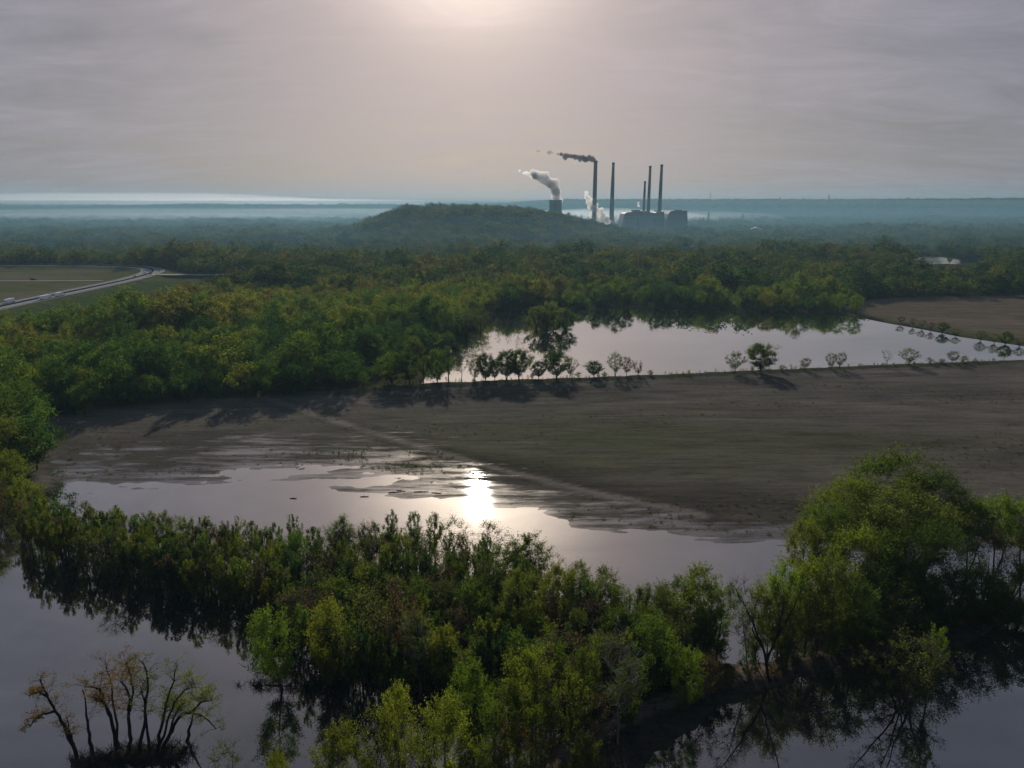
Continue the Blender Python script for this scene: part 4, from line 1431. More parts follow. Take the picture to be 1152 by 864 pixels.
def open_ground(x, y):
    """how far (m) a spot lies inside open ground, water or road; trees stand where this is negative"""
    m = sdf(MUD, x, y) - 1
    m = np.maximum(m, sdf(POND, x, y) - 2)
    m = np.maximum(m, 16 - dline(PONDBANK, x, y))
    m = np.maximum(m, sdf(LAKE, x, y) + 4)
    m = np.maximum(m, sdf(RFIELD, x, y))
    m = np.maximum(m, sdf(LFIELD, x, y))
    m = np.maximum(m, 24 - dline(HWY, x, y))
    m = np.maximum(m, np.where(x > -20, 22, 7) - dline(LEVEE, x, y))
    m = np.maximum(m, np.maximum(sdf(FARPOND, x, y) + 15, sdf(POND_VIEW, x, y)))
    m = np.maximum(m, sdf(LEVEE_END, x, y))
    for c in CLEARINGS:
        m = np.maximum(m, sdf(c, x, y) + 30 * fbm(x / 60, y / 60, 2))
    m = np.maximum(m, sdf(OFIELD, x, y))
    m = np.maximum(m, sdf(PLANT_YARD, x, y))
    return m


PLANT_YARD = np.array([(190, 1990), (620, 1960), (640, 2420), (110, 2420), (110, 2180)], float)
wrng = np.random.default_rng(3)


def wood(name, label, y0, y1, spacing, ng, nvar, s0, s1, wide=1.0, region=None):
    pts = []
    y = y0
    while y < y1:
        sp = spacing * (1 + 0.25 * (y - y0) / max(y1 - y0, 1))
        w = 190 + 1.08 * y
        n = int(2 * w / sp)
        x = -w + (np.arange(n) + wrng.random(n) * 0.9) * sp
        yy = y + (wrng.random(n) - 0.5) * sp * 1.1
        pts.append(np.stack([x, yy], 1))
        y += sp * 0.87
    P = np.concatenate(pts)
    keep = open_ground(P[:, 0], P[:, 1]) < 0
    if region is not None:
        keep &= region(P[:, 0], P[:, 1])
    P = P[keep]
    z = np.maximum(height(P[:, 0], P[:, 1]), -0.4) - 0.1
    me = bpy.data.meshes.new(name)
    me.vertices.add(len(P))
    me.vertices.foreach_set('co', np.column_stack([P, z]).astype(np.float32).ravel())
    n = len(P)
    # the wood steps down towards the pond's corner
    c0 = np.array(gp(492, 425))
    low = 0.5 + 0.5 * sstep(15, 75, np.hypot(P[:, 0] - c0[0], (P[:, 1] - c0[1]) * 0.7))
    s = low * (s0 + (s1 - s0) * wrng.random(n) ** 1.3) * (0.62 + 0.5 * vnoise(P[:, 0] / 38, P[:, 1] / 38) + 0.5 * np.clip(fbm(P[:, 0] / 260 + 5, P[:, 1] / 75, 3) + 0.25, 0, 1)) * (np.where(wrng.random(n) < 0.12, 1.25, np.where(wrng.random(n) < 0.2, 0.65, 1.0)) if y0 < 1300 else 1.0)
    for nm, ty, key, val in (('pick', 'INT', 'value', wrng.integers(0, nvar, n).astype(np.int32)),
                             ('turn', 'FLOAT_VECTOR', 'vector', np.column_stack([wrng.normal(0, .04, n), wrng.normal(0, .04, n), wrng.random(n) * 6.283]).astype(np.float32).ravel()),
                             ('size', 'FLOAT_VECTOR', 'vector', np.column_stack([s * wide * (0.85 + 0.35 * wrng.random(n)), s * wide * (0.85 + 0.35 * wrng.random(n)), s]).astype(np.float32).ravel())):
        a = me.attributes.new(nm, ty, 'POINT')
        a.data.foreach_set(key, val)
    o = obj(name, me)
    md = o.modifiers.new('trees', 'NODES')
    md.node_group = ng
    tag(o, label=label, kind='stuff')
    return o


wood('woodland', 'dense spring-green wood between the mud field and the highway', 250, 740, 9.8, NG_NEAR, 5, 0.75, 1.55, 1.0)
wood('woodland', 'belt of dark green woods behind the pond and fields', 740, 1400, 12.0, NG_FAR, 4, 0.8, 1.6, 1.1)
wood('woodland', 'blue-green woods receding towards the power plant', 1400, 2720, 14.5, NG_FAR, 4, 1.0, 1.6, 1.45)
wood('woodland', 'hazy far woods covering the valley and ridge', 2720, 7200, 27.0, NG_FAR, 4, 1.1, 1.8, 1.8)

# ------------------------------------------------------------------ undergrowth in the flooded grove (nobody could count it)
def undergrowth():
    specs = [dict(h=6, rx=1.9, z0=0.12, n_cl=22, clr=0.8, per=34, leaf=0.19, shell=0.4, lump=0.25, sides=3, trunk_top=0.85, trunk_r=0.06, forks=2, upcurve=0.7, twigs=2, twig_len=0.9),
             dict(h=5, rx=2.2, z0=0.1, n_cl=22, clr=0.9, per=22, leaf=0.18, shell=0.5, lump=0.25, sides=3, trunk_top=0.7, trunk_r=0.05, forks=3, upcurve=0.6, twigs=3, twig_len=1.0),
             dict(h=7, rx=1.6, z0=0.2, n_cl=20, clr=0.8, per=26, leaf=0.18, shell=0.4, lump=0.25, sides=3, trunk_top=0.9, trunk_r=0.06, forks=2, upcurve=0.7, twigs=2, twig_len=0.9)]
    LOW = poly([(335, 660), (480, 655), (600, 690), (700, 730), (800, 745), (860, 745), (940, 720), (1040, 690), (1160, 668), (1160, 690), (1040, 735), (960, 748), (880, 765), (820, 790), (760, 815), (690, 800), (560, 800), (440, 790), (345, 775)])
    specs += [dict(h=11.5, rx=1.5, z0=0.3, n_cl=26, clr=0.75, per=44, leaf=0.16, shell=0.3, lump=0.2, sides=3, trunk_top=0.93, trunk_r=0.09, upcurve=0.8, twigs=2, twig_len=1.1, widest=0.6, up=2.4, sprig=0.85),
              dict(h=10.5, rx=1.3, z0=0.4, n_cl=22, clr=0.7, per=40, leaf=0.16, shell=0.3, lump=0.2, sides=3, trunk_top=0.93, trunk_r=0.08, upcurve=0.8, twigs=2, twig_len=1.1, widest=0.6, up=2.4, sprig=0.85)]
    ng = wood_nodes('understory', wood_protos('understory', specs, 901))
    LEVL = poly([(420, 437.5), (510, 433), (620, 429), (700, 426.5), (760, 424), (830, 420.5), (900, 418), (1000, 413), (1080, 410.5), (1152, 407.7), (1152, 409.2), (1080, 412.2), (1000, 414.8), (900, 420), (830, 422.5), (760, 426), (700, 428.5), (620, 431), (510, 435), (420, 440)])
    for nm, lab, P, sp in (('brush', 'scrubby grass and brush along the levee crest', LEVL, 2.3), ('saplings', 'crowded slender young trees of the flooded strip', STRIP, 3.5), ('undergrowth', 'dim undergrowth and saplings filling the grove below the crowns', LOW, 3.6), ('undergrowth', 'thin saplings between the upright trees of the strip', STRIP, 4.6)):
        lo, hi = P.min(0), P.max(0)
        n = int((hi[0] - lo[0]) * (hi[1] - lo[1]) / sp ** 2)
        Q = lo + (hi - lo) * wrng.random((n, 2))
        Q = Q[sdf(P, Q[:, 0], Q[:, 1]) > (0.2 if nm == 'brush' else 1.5)]
        Q = Q[dline(TRACK, Q[:, 0], Q[:, 1]) > 3.0]
        n = len(Q)
        z = np.maximum(height(Q[:, 0], Q[:, 1]), -0.4) - 0.05
        me = bpy.data.meshes.new(nm)
        me.vertices.add(n)
        me.vertices.foreach_set('co', np.column_stack([Q, z]).astype(np.float32).ravel())
        s = 0.6 + 0.7 * wrng.random(n)
        if nm == 'brush':
            s = s * (0.16 + 0.34 * wrng.random(n) ** 3)
        if nm == 'saplings':
            s = 0.85 + 0.35 * wrng.random(n)
        for an, ty, key, val in (('pick', 'INT', 'value', wrng.integers(3 if nm == 'saplings' else 0, 5 if nm == 'saplings' else 3, n).astype(np.int32)),
                                 ('turn', 'FLOAT_VECTOR', 'vector', np.column_stack([wrng.normal(0, .08, n), wrng.normal(0, .08, n), wrng.random(n) * 6.283]).astype(np.float32).ravel()),
                                 ('size', 'FLOAT_VECTOR', 'vector', np.column_stack([s, s, s]).astype(np.float32).ravel())):
            a = me.attributes.new(an, ty, 'POINT')
            a.data.foreach_set(key, val)
        o = obj(nm, me)
        o.modifiers.new('saplings', 'NODES').node_group = ng
        tag(o, label=lab, kind='stuff')


undergrowth()


def tufts():
    """weeds, stubble and clods on the bare field"""
    specs = [dict(h=1.0, rx=0.7, z0=0.05, n_cl=7, clr=0.35, per=9, leaf=0.13, shell=0.3, sides=3, trunk_top=0.5, trunk_r=0.03),
             dict(h=0.8, rx=0.9, z0=0.05, n_cl=8, clr=0.35, per=9, leaf=0.13, shell=0.3, sides=3, trunk_top=0.5, trunk_r=0.03)]
    ng = wood_nodes('tufts', wood_protos('tufts', specs, 951))
    Q = np.column_stack([-260 + 720 * wrng.random(26000), 195 + 260 * wrng.random(26000)])
    Q = Q[sdf(MUD, Q[:, 0], Q[:, 1]) > 2]
    sl = -sdf(LAKE, Q[:, 0], Q[:, 1])
    d = fbm(Q[:, 0] / 60 + 8, Q[:, 1] / 16, 3) + 0.55 * np.exp(-sl / 16) - 0.1
    Q = Q[(sl > 1) & (d > wrng.random(len(Q)) * 0.9 - 0.12)]
    n = len(Q)
    me = bpy.data.meshes.new('weeds')
    me.vertices.add(n)
    me.vertices.foreach_set('co', np.column_stack([Q, height(Q[:, 0], Q[:, 1]) - 0.03]).astype(np.float32).ravel())
    s = 0.35 + 0.65 * wrng.random(n) ** 2
    for an, ty, key, val in (('pick', 'INT', 'value', wrng.integers(0, 2, n).astype(np.int32)),
                             ('turn', 'FLOAT_VECTOR', 'vector', np.column_stack([np.zeros(n), np.zeros(n), wrng.random(n) * 6.283]).astype(np.float32).ravel()),
                             ('size', 'FLOAT_VECTOR', 'vector', np.column_stack([s * 1.4, s, s * 0.6]).astype(np.float32).ravel())):
        a = me.attributes.new(an, ty, 'POINT')
        a.data.foreach_set(key, val)
    o = obj('weeds', me)
    o.modifiers.new('tufts', 'NODES').node_group = ng
    tag(o, label='low weeds, stubble and clods scattered over the mud field', kind='stuff')


tufts()


# ------------------------------------------------------------------ the old willows on the mud island
def stem_tree(name, stems, base_py, leaves, cols, label, seed, r0=0.36, group=G_ISLAND, twig_n=26, bark=None, leaf_n=70, depth=2.2):
    """stems: outlines of the limbs as rows of photograph points; the limb gets its own wander in depth"""
    r = random.Random(seed)
    rg = np.random.default_rng(seed)
    bx, by = gp(stems[0][0][0], base_py)
    zb = max(float(height(bx, by)), -0.2)
    e = empty(name, (bx, by, zb))
    mb = MB()
    ends = []
    for si, st in enumerate(stems):
        slope = r.uniform(-1, 1) * depth
        pts = []
        for k, (px, py) in enumerate(st):
            t = k / max(1, len(st) - 1)
            Y = by + slope * t * t + r.uniform(-.12, .12) * (k > 0)
            pts.append(Vector((xat(px, py, Y) - bx, Y - by, zat(py, Y) - zb)))
        if si == 0:
            pts[0].z = -0.5
        fine = [pts[0]]
        for a, b in zip(pts[:-1], pts[1:]):
            for q in (0.33, 0.66, 1.0):
                j = (b - a).length * 0.05
                fine.append(a.lerp(b, q) + (Vector((r.uniform(-j, j), r.uniform(-j, j), r.uniform(-j, j))) if q < 1 else Vector()))
        n = len(fine)
        rr = r0 * (1.0 if si == 0 else 0.7)
        mb.tube(fine, [rr * (1 - 0.82 * i / (n - 1)) + 0.025 for i in range(n)], 6)
        L = sum((fine[i + 1] - fine[i]).length for i in range(n - 1))
        for _ in range(twig_n):
            i = r.randint(int(n * 0.4), n - 1)
            o = fine[i]
            d = Vector((r.gauss(0, 1), r.gauss(0, 1), r.uniform(0.0, 1.3))).normalized()
            l = r.uniform(0.9, 2.6) * min(1.2, L / 8)
            m = o + d * l * 0.5 + Vector((0, 0, 0.15 * l))
            t = o + d * l + Vector((0, 0, -0.25 * l * r.random()))
            mb.tube([o, m, t], [0.05, 0.035, 0.012], 3, cap=False)
            for _ in range(2):
                d2 = (d + Vector((r.gauss(0, .8), r.gauss(0, .8), r.gauss(0, .6)))).normalized()
                t2 = m + d2 * l * 0.6
                mb.tube([m, t2], [0.025, 0.01], 3, cap=False)
                ends.append(tuple(t2))
            ends.append(tuple(t))
    mb.build('trunk', bark or M_DARK, e, True)
    if leaves > 0 and ends:
        k = max(1, int(len(ends) * leaves))
        c = [ends[i] for i in r.sample(range(len(ends)), k)]
        V, F = leaf_cloud(rg, np.array(c), np.full(len(c), 0.62), max(6, int(leaf_n * 0.4)), 0.10)
        o = obj('crown', mesh_np('crown', V, [F], [M_LEAF]), e)
        o.color = (*LEAF_COL[cols], 1)
    tag(e, label=label, cat='tree', group=group)
    return e


stem_tree('willow_tree', [[(86, 850), (82, 838), (72, 815), (62, 800), (54, 785), (48, 772), (45, 764)], [(62, 800), (48, 803), (38, 810), (34, 818)], [(53, 783), (44, 779), (33, 783)], [(83, 838), (78, 822), (75, 808)]],
          850, 0.5, 'tawny', 'leftmost tree of the mud island, leaning far out over the water', 41)
stem_tree('bare_tree', [[(102, 843), (101, 826), (97, 805), (93, 776)]], 843, 0, 'brown', 'single bare snag between the leaning tree and the middle trees of the mud island', 42, twig_n=5)
stem_tree('willow_tree', [[(132, 840), (127, 818), (121, 798), (112, 775), (104, 773), (96, 773)], [(124, 806), (116, 790), (108, 788)], [(134, 840), (132, 815), (127, 790), (124, 765), (120, 750)]],
          840, 0.75, 'tawny', 'tawny forked willow left of the middle of the mud island', 43)
stem_tree('willow_tree', [[(147, 848), (146, 826), (145, 800), (146, 785), (141, 772), (135, 766)], [(146, 800), (150, 780), (148, 760), (142, 748)]],
          848, 0.85, 'tawny', 'orange-brown willow in the middle of the mud island', 44)
stem_tree('willow_tree', [[(158, 850), (161, 822), (163, 800), (166, 780), (165, 757), (160, 745)], [(168, 843), (165, 815), (163, 795), (158, 772)]],
          850, 0.55, 'olive', 'straight twin-trunked willow just right of the orange-brown one', 45)
stem_tree('willow_tree', [[(178, 845), (181, 820), (186, 798), (192, 775), (200, 748)], [(180, 836), (188, 812), (196, 790), (208, 776), (219, 772)]],
          845, 0.9, 'yellow-green', 'yellow willow with two tall stems on the right of the mud island', 46)
stem_tree('willow_tree', [[(184, 842), (191, 826), (198, 812), (206, 803), (216, 802), (228, 806), (236, 812), (243, 820)], [(189, 830), (194, 812), (200, 800), (208, 790)], [(214, 802), (226, 790), (238, 788)]],
          842, 1.0, 'yellow-green', 'arching yellow willow reaching right from the mud island', 47)
stem_tree('bare_tree', [[(210, 834), (212, 822), (216, 810), (219, 800)]], 834, 0, 'brown', 'broken stub at the right end of the mud island', 48, twig_n=6)
# many-stemmed tree in the right-hand water and its dark drowned limbs
stem_tree('bare_tree', [[(1012, 800), (1004, 785), (992, 768), (978, 752), (968, 740)], [(1012, 798), (1012, 775), (1008, 752), (1004, 735)], [(1013, 798), (1022, 778), (1034, 758), (1050, 742)], [(1014, 800), (1030, 786), (1050, 774), (1064, 764)], [(1010, 799), (996, 790), (982, 786)]],
          800, 0.55, 'olive', 'dark spreading limbs of a half-drowned tree in the right-hand water', 49, r0=0.2, group=G_FRONT, depth=3.5)
stem_tree('bare_tree', [[(866, 768), (862, 745), (852, 715), (842, 690), (828, 664)], [(862, 745), (872, 720), (884, 700), (896, 676), (905, 655)], [(857, 728), (848, 712), (846, 700)], [(874, 716), (880, 690), (882, 672)]],
          768, 0.12, 'olive', 'dark forked dead tree on the bank between grove and right-hand trees', 50, r0=0.34, group=G_FRONT, depth=3.0)


# ------------------------------------------------------------------ brush and driftwood
def brush(name, P, n, seed, label, hmax=1.5, mat=M_DARK):
    r = random.Random(seed)
    mb = MB()
    lo, hi = P.min(0), P.max(0)
    k = 0
    while k < n:
        x, y = r.uniform(lo[0], hi[0]), r.uniform(lo[1], hi[1])
        if float(sdf(P, x, y)) < -0.4:
            continue
        k += 1
        z = max(float(height(x, y)), -0.1)
        for _ in range(5):
            a, el = r.uniform(0, 6.28), r.uniform(0.1, 1.3)
            l = r.uniform(0.6, 1.7) * hmax
            p = Vector((x, y, z - 0.1))
            d = Vector((math.cos(a) * math.cos(el), math.sin(a) * math.cos(el), math.sin(el)))
            m = p + d * l * 0.5 + Vector((0, 0, 0.1 * l))
            mb.tube([p, m, p + d * l], [0.045, 0.035, 0.012], 3, cap=False)
    tag(mb.build(name, mat), label=label, kind='stuff')


brush('brushwood', ISLAND, 210, 61, 'tangled dark brushwood covering the mud island')
brush('brushwood', SPIT, 130, 62, 'flood-drifted brush piled along the spit by the vivid green tree', 1.3)
brush('brushwood', BANK, 420, 63, 'dry brush and fallen branches along the river bank', 1.1)


FLOAT_A = poly([(60, 650), (150, 672), (250, 697), (300, 706), (300, 694), (250, 686), (150, 662), (60, 640)])
FLOAT_B = poly([(380, 795), (560, 806), (700, 812), (700, 800), (560, 796), (400, 786)])
FLOAT_C = poly([(790, 800), (880, 772), (980, 752), (1060, 736), (1060, 728), (980, 742), (880, 762), (790, 788)])
for P_, n_, sd_, l_ in ((FLOAT_A, 40, 64, 'twigs and scum drifting along the front of the flooded strip'), (FLOAT_B, 60, 65, 'twigs drifting in the dark water under the grove'), (FLOAT_C, 70, 66, 'twigs caught along the right-hand water edge')):
    brush('flotsam', P_, n_, sd_, l_, 0.8)


def driftwood(px, py, L, ang, label, r0=0.16):
    x, y = gp(px, py)
    e = empty('driftwood', (x, y, 0.0), ang)
    mb = MB().tube([(-L / 2, 0, 0.05), (-L / 6, 0.12, 0.12), (L / 5, 0.02, 0.1), (L / 2, -0.15, 0.06)], [r0, r0 * 0.95, r0 * 0.8, r0 * 0.45], 7)
    mb.build('log', M_DARK, e, True)
    for k, (t, l) in enumerate(((-0.1, 0.9), (0.2, 0.7), (0.35, 0.6))):
        b = MB().tube([(L * t, 0.02, 0.1), (L * t + 0.3, 0.25 * (-1) ** k, 0.12 + 0.35 * l), (L * t + 0.5, 0.4 * (-1) ** k, 0.15 + 0.7 * l)], [0.06, 0.04, 0.015], 4)
        b.build('branch', M_DARK, e)
    tag(e, label=label, cat='driftwood', group='driftwood near the sun glint')


for px_, py_, L_, a_, l_ in [(444, 554, 4.5, 0.2, 'leftmost dark log drifting left of the sun glint'), (451, 552.5, 3.6, -0.3, 'log with raised branches beside the leftmost drifting one'), (474, 553.5, 5.5, 0.05, 'long dark log in the middle of the drifting group'),
                             (491, 555, 3.8, -0.2, 'drifting log closest to the sun glint'), (410, 559, 3.0, 0.1, 'small log alone left of the drifting group'), (330, 561, 2.4, 0.0, 'tiny dark log floating before the upright trees')]:
    driftwood(px_, py_, L_, a_, l_)
for px_, py_, hh, l_ in [(381, 513, 1.7, 'leftmost wooden stake standing in the wet mud'), (392.5, 513.5, 2.1, 'second wooden stake from the left in the wet mud'), (397.5, 512, 1.9, 'third wooden stake from the left in the wet mud'), (407, 514, 2.4, 'rightmost and tallest wooden stake in the wet mud')]:
    x_, y_ = gp(px_, py_)
    mb_ = MB().tube([(0, 0, -0.3), (0.05, 0.02, hh * 0.5), (0.02, 0.06, hh)], [0.16, 0.14, 0.11], 6).tube([(0.04, 0.02, hh * 0.7), (0.35, 0.0, hh * 0.9)], [0.06, 0.03], 4)
    o_ = mb_.build('stake', M_DARK)
    o_.location = (x_, y_, float(height(x_, y_)))
    tag(o_, label=l_, cat='stake', group='stakes in the wet mud')


# ------------------------------------------------------------------ highway
def strip_mesh(name, P, off0, off1, z0, z1, mat, parent=None, base=None, skip=None):
    """ribbon along polyline P between sideways offsets; thick when z1 is given"""
    T = np.gradient(P, axis=0)
    T /= np.linalg.norm(T, axis=1, keepdims=True)
    Nn = np.stack([-T[:, 1], T[:, 0]], 1)
    A, B = P + Nn * off0, P + Nn * off1
    n = len(P)
    if z1 is None:
        V = np.vstack([np.column_stack([A, np.full(n, z0)]), np.column_stack([B, np.full(n, z0)])])
        i = np.arange(n - 1)
        if skip:
            i = i[skip(i)]
        F = np.stack([i, i + 1, n + i + 1, n + i], 1)
        if off1 > off0:
            F = F
        else:
            F = F[:, ::-1]
    else:
        V = np.vstack([np.column_stack([Q, np.full(n, z)]) for Q, z in ((A, z0), (B, z0), (B, z1), (A, z1))])
        i = np.arange(n - 1)
        F = np.vstack([np.stack([a * n + i, a * n + i + 1, b * n + i + 1, b * n + i], 1) for a, b in ((0, 1), (1, 2), (2, 3), (3, 0))])
    return obj(name, mesh_np(name, V, [F], [mat]), parent)


def resample(P, step):
    d = np.concatenate([[0], np.cumsum(np.linalg.norm(np.diff(P, axis=0), axis=1))])
    s = np.arange(0, d[-1], step)
    return np.stack([np.interp(s, d, P[:, 0]), np.interp(s, d, P[:, 1])], 1)


HW = resample(HWY, 6.0)
road = strip_mesh('highway', HW, -15.5, 15.5, HWY_Z, None, M_ASPH)
tag(road, label='grey divided highway curving past the tan meadow', kind='structure')
for o_ in (-14.6, -2.2, 2.2, 14.6):
    tag(strip_mesh('edge_line', HW, o_ - 0.22, o_ + 0.22, HWY_Z + 0.02, None, M_LINE, road), label='solid edge line')
for o_ in (-10.4, -6.2, 6.2, 10.4):
    strip_mesh('lane_dash', HW, o_ - 0.18, o_ + 0.18, HWY_Z + 0.02, None, M_LINE, road, skip=lambda i: i % 2 == 0)
strip_mesh('median_barrier', HW, -0.9, 0.9, HWY_Z, HWY_Z + 1.15, M_MEDIAN, road)
for o_ in (-15.3, 15.3):
    strip_mesh('guard_rail', HW, o_ - 0.2, o_ + 0.2, HWY_Z + 0.35, HWY_Z + 0.85, M_STEEL, road)
sd_ = resample(SIDE, 8.0)
side = strip_mesh('side_road', sd_, -7.0, 7.0, HWY_Z + 0.1, None, M_GREY_ROAD)
tag(side, label='pale straight road running right from the highway bend', kind='structure')
strip_mesh('embankment', sd_, -10.5, 10.5, -1.0, HWY_Z + 0.06, plain('verge_grass', (0.05, 0.06, 0.025), 0.9, 0.3, 0.1), side)
fr_ = resample(np.array([gp(-60, 317.5), gp(0, 317.3), gp(60, 317.1), gp(118, 317)]), 8.0)
farm = strip_mesh('farm_track', fr_, -3.2, 3.2, 1.55, None, M_GREY_ROAD)
tag(farm, label='pale farm track across the tan meadow', kind='structure')


def wheels(e, xs, y, r=0.48, w=0.32):
    for x in xs:
        for s in (-1, 1):
            t = MB()
            t.lathe([(r, -w / 2), (r, w / 2)], k=14)
            me = t.mesh('wheel', M_RUBBER)
            o = obj('wheel', me, e)
            o.location = (x, s * y, r)
            o.rotation_euler = (math.pi / 2, 0, 0)


def truck(x, y, z, ang, mat, label, L=14.0):
    e = empty('semi_truck', (x, y, z), ang)
    MB().box((-2.2, 0, 2.55), (L, 2.6, 2.9)).build('trailer', mat, e)
    MB().box((-2.2, 0, 0.98), (L - 0.6, 1.2, 0.22)).build('chassis', M_STEEL, e)
    f = L / 2 - 2.2 + 0.5
    MB().prism([(f, 0.6), (f + 3.4, 0.6), (f + 3.4, 1.7), (f + 2.2, 1.95), (f + 1.7, 3.1), (f + 1.2, 3.6), (f, 3.9)], -1.22, 1.22).build('cab', mat, e)
    MB().prism([(f + 1.66, 3.05), (f + 2.16, 2.0), (f + 2.22, 2.0), (f + 1.74, 3.07)], -1.05, 1.05).build('windscreen', M_GLASS, e)
    wheels(e, (-L / 2 - 1.3, -L / 2 - 0.1, f - 0.2, f + 2.6), 1.12, 0.5)
    tag(e, label=label, cat='truck', group='vehicles on the highway')
    return e


def car(x, y, z, ang, mat, label):
    e = empty('car', (x, y, z), ang)
    MB().prism([(-2.3, 0.35), (2.3, 0.35), (2.35, 0.8), (1.3, 0.98), (-1.9, 1.02), (-2.35, 0.9)], -0.9, 0.9).build('body', mat, e)
    MB().prism([(-1.85, 1.0), (1.15, 1.0), (0.5, 1.5), (-1.2, 1.52)], -0.78, 0.78).build('cabin', M_GLASS, e)
    wheels(e, (-1.4, 1.45), 0.82, 0.33, 0.22)
    tag(e, label=label, cat='car', group='vehicles on the highway')
    return e


def on_road(yy, off):
    i = int(np.argmin(np.abs(HW[:120, 1] - yy)))
    t = HW[min(i + 1, len(HW) - 1)] - HW[i - 1]
    t /= np.linalg.norm(t)
    p = HW[i] + np.array([-t[1], t[0]]) * off
    return p[0], p[1], HWY_Z + 0.03, math.atan2(t[1], t[0])


x_, y_, z_, a_ = on_road(727, -9.5)
truck(x_, y_, z_, a_, M_WHITE, 'long white semi truck on the near highway lanes')
x_, y_, z_, a_ = on_road(752, -9.5)
truck(x_, y_, z_, a_, M_WHITE, 'white box truck close ahead of the long white semi', 9.0)
x_, y_, z_, a_ = on_road(702, 9.0)
truck(x_, y_, z_, a_ + math.pi, M_WHITE, 'white truck on the far lanes at the left frame edge', 11.0)
x_, y_, z_, a_ = on_road(676, 6.0)
car(x_, y_, z_, a_ + math.pi, M_DPAINT, 'dark car behind the white truck at the left frame edge')
for yy_, of_, mt_, l_ in [(985, -5, M_DPAINT, 'dark car on the near lanes entering the highway bend'), (1005, 7, M_DPAINT, 'dark car on the far lanes in the highway bend'), (1030, -9, M_SILVER, 'silver car in the outer lane of the highway bend'), (960, 6, M_RED, 'red car on the far lanes before the bend')]:
    x_, y_, z_, a_ = on_road(yy_, of_)
    car(x_, y_, z_, a_, mt_, l_)
# dark farm truck out in the meadow
x_, y_ = gp(38, 316.0)
e_ = empty('farm_truck', (x_, y_, float(height(x_, y_))), 0.05)
MB().box((-1.2, 0, 1.7), (5.2, 2.4, 1.7)).build('cargo_bed', M_DPAINT, e_)
MB().prism([(1.6, 0.6), (4.2, 0.6), (4.2, 1.5), (3.2, 1.8), (2.8, 2.8), (1.6, 2.9)], -1.1, 1.1).build('cab', M_DPAINT, e_)
MB().box((0.8, 0, 0.75), (6.4, 1.0, 0.25)).build('chassis', M_DPAINT, e_)
wheels(e_, (-2.6, -1.4, 3.2), 1.0, 0.5)
tag(e_, label='dark farm truck standing alone in the tan meadow', cat='truck')

# ------------------------------------------------------------------ power plant
PY = 2250.0
PZ = 1.0


def plant_px(px, py, Y=PY):
    return xat(px, py, Y), zat(py, Y)


def chimney(px_top, px_base, top, wt, wb, Y, label):
    xt, zt = plant_px(px_top, top, Y)
    xb, _ = plant_px(px_base, 250, Y)
    k = Y / FPX * 1.0
    z0 = float(height(xb, Y)) - 1
    rt, rb = wt * k / 2, wb * k / 2
    e = empty('chimney', (xb, Y, z0))
    h = zt - z0
    MB().lathe([(rb * 1.12, 0), (rb, h * 0.1), (rb * 0.75 + rt * 0.25, h * 0.35), (rb * 0.4 + rt * 0.6, h * 0.7), (rt, h)], k=28).build('shaft', M_CONC, e, True)
    MB().lathe([(rt * 1.03, 0), (rt * 1.22, 1.0), (rt * 1.22, 5.0), (rt * 1.0, 6.2)], k=28).build('cap', M_STEEL, e).location = (0, 0, h - 5.6)
    for f in (0.45, 0.72):
        r = rb * (1 - f) * 0.8 + rt * (0.2 + 0.8 * f)
        o = MB().lathe([(r * 0.95, 0), (r + 1.6, 0), (r + 1.6, 1.4), (r * 0.95, 1.4)], k=28, cap=False).build('platform', M_STEEL, e)
        o.location = (0, 0, h * f)
    MB().box((0, -(rb + rt) / 2 * 1.12, h * 0.2), (0.9, 0.8, h * 0.36)).build('ladder', M_STEEL, e)
    tag(e, label=label, cat='chimney', group='power plant chimneys')
    return xt, zt


CH1 = chimney(668.7, 668.2, 181.0, 3.8, 5.0, PY, 'smoking chimney, first from the hill')
chimney(688.3, 687.8, 183.0, 2.6, 5.4, PY + 25, 'tapered smokeless chimney standing alone between steam and boiler house')
chimney(724.2, 723.6, 204.0, 2.1, 3.4, PY + 45, 'shortest chimney above the boiler house')
chimney(729.9, 728.7, 186.8, 2.5, 3.8, PY + 15, 'tall chimney right beside the shortest one')
chimney(742.9, 741.3, 185.2, 2.7, 4.6, PY + 35, 'tall chimney at the right end of the main boiler house')

xt_, zt_ = plant_px(625, 225.3)
z0_ = float(height(xt_, PY)) - 1
h_ = zt_ - z0_
e_ = empty('cooling_tower', (xt_, PY, z0_))
prof_ = [(28, 7), (25.6, h_ * 0.2), (22.6, h_ * 0.4), (20, h_ * 0.6), (18.7, h_ * 0.76), (18.8, h_ * 0.9), (19.5, h_)]
MB().lathe(prof_ + [(18.9, h_), (18.1, h_ * 0.9), (18.0, h_ * 0.76), (19.2, h_ * 0.6)], k=48, cap=False).build('shell', M_CONC, e_, True)
MB().lathe([(19.6, h_ - 2.4), (20.3, h_ - 2.2), (20.3, h_ + 0.6), (19.3, h_ + 0.6)], k=48, cap=False).build('rim', M_CONC, e_)
for k_ in range(24):
    a_, b_ = 2 * math.pi * k_ / 24, 2 * math.pi * (k_ + 1) / 24
    MB().tube([(29.5 * math.cos(a_), 29.5 * math.sin(a_), 0), (27.9 * math.cos((a_ + b_) / 2), 27.9 * math.sin((a_ + b_) / 2), 7.4)], 0.7, 5).build('leg', M_CONC, e_)
MB().lathe([(30, 0), (32, 0), (32, 2.5), (30, 2.5)], k=48, cap=False).build('basin', M_CONC, e_)
tag(e_, label='concrete cooling tower giving off steam behind the wooded hill', cat='cooling tower')


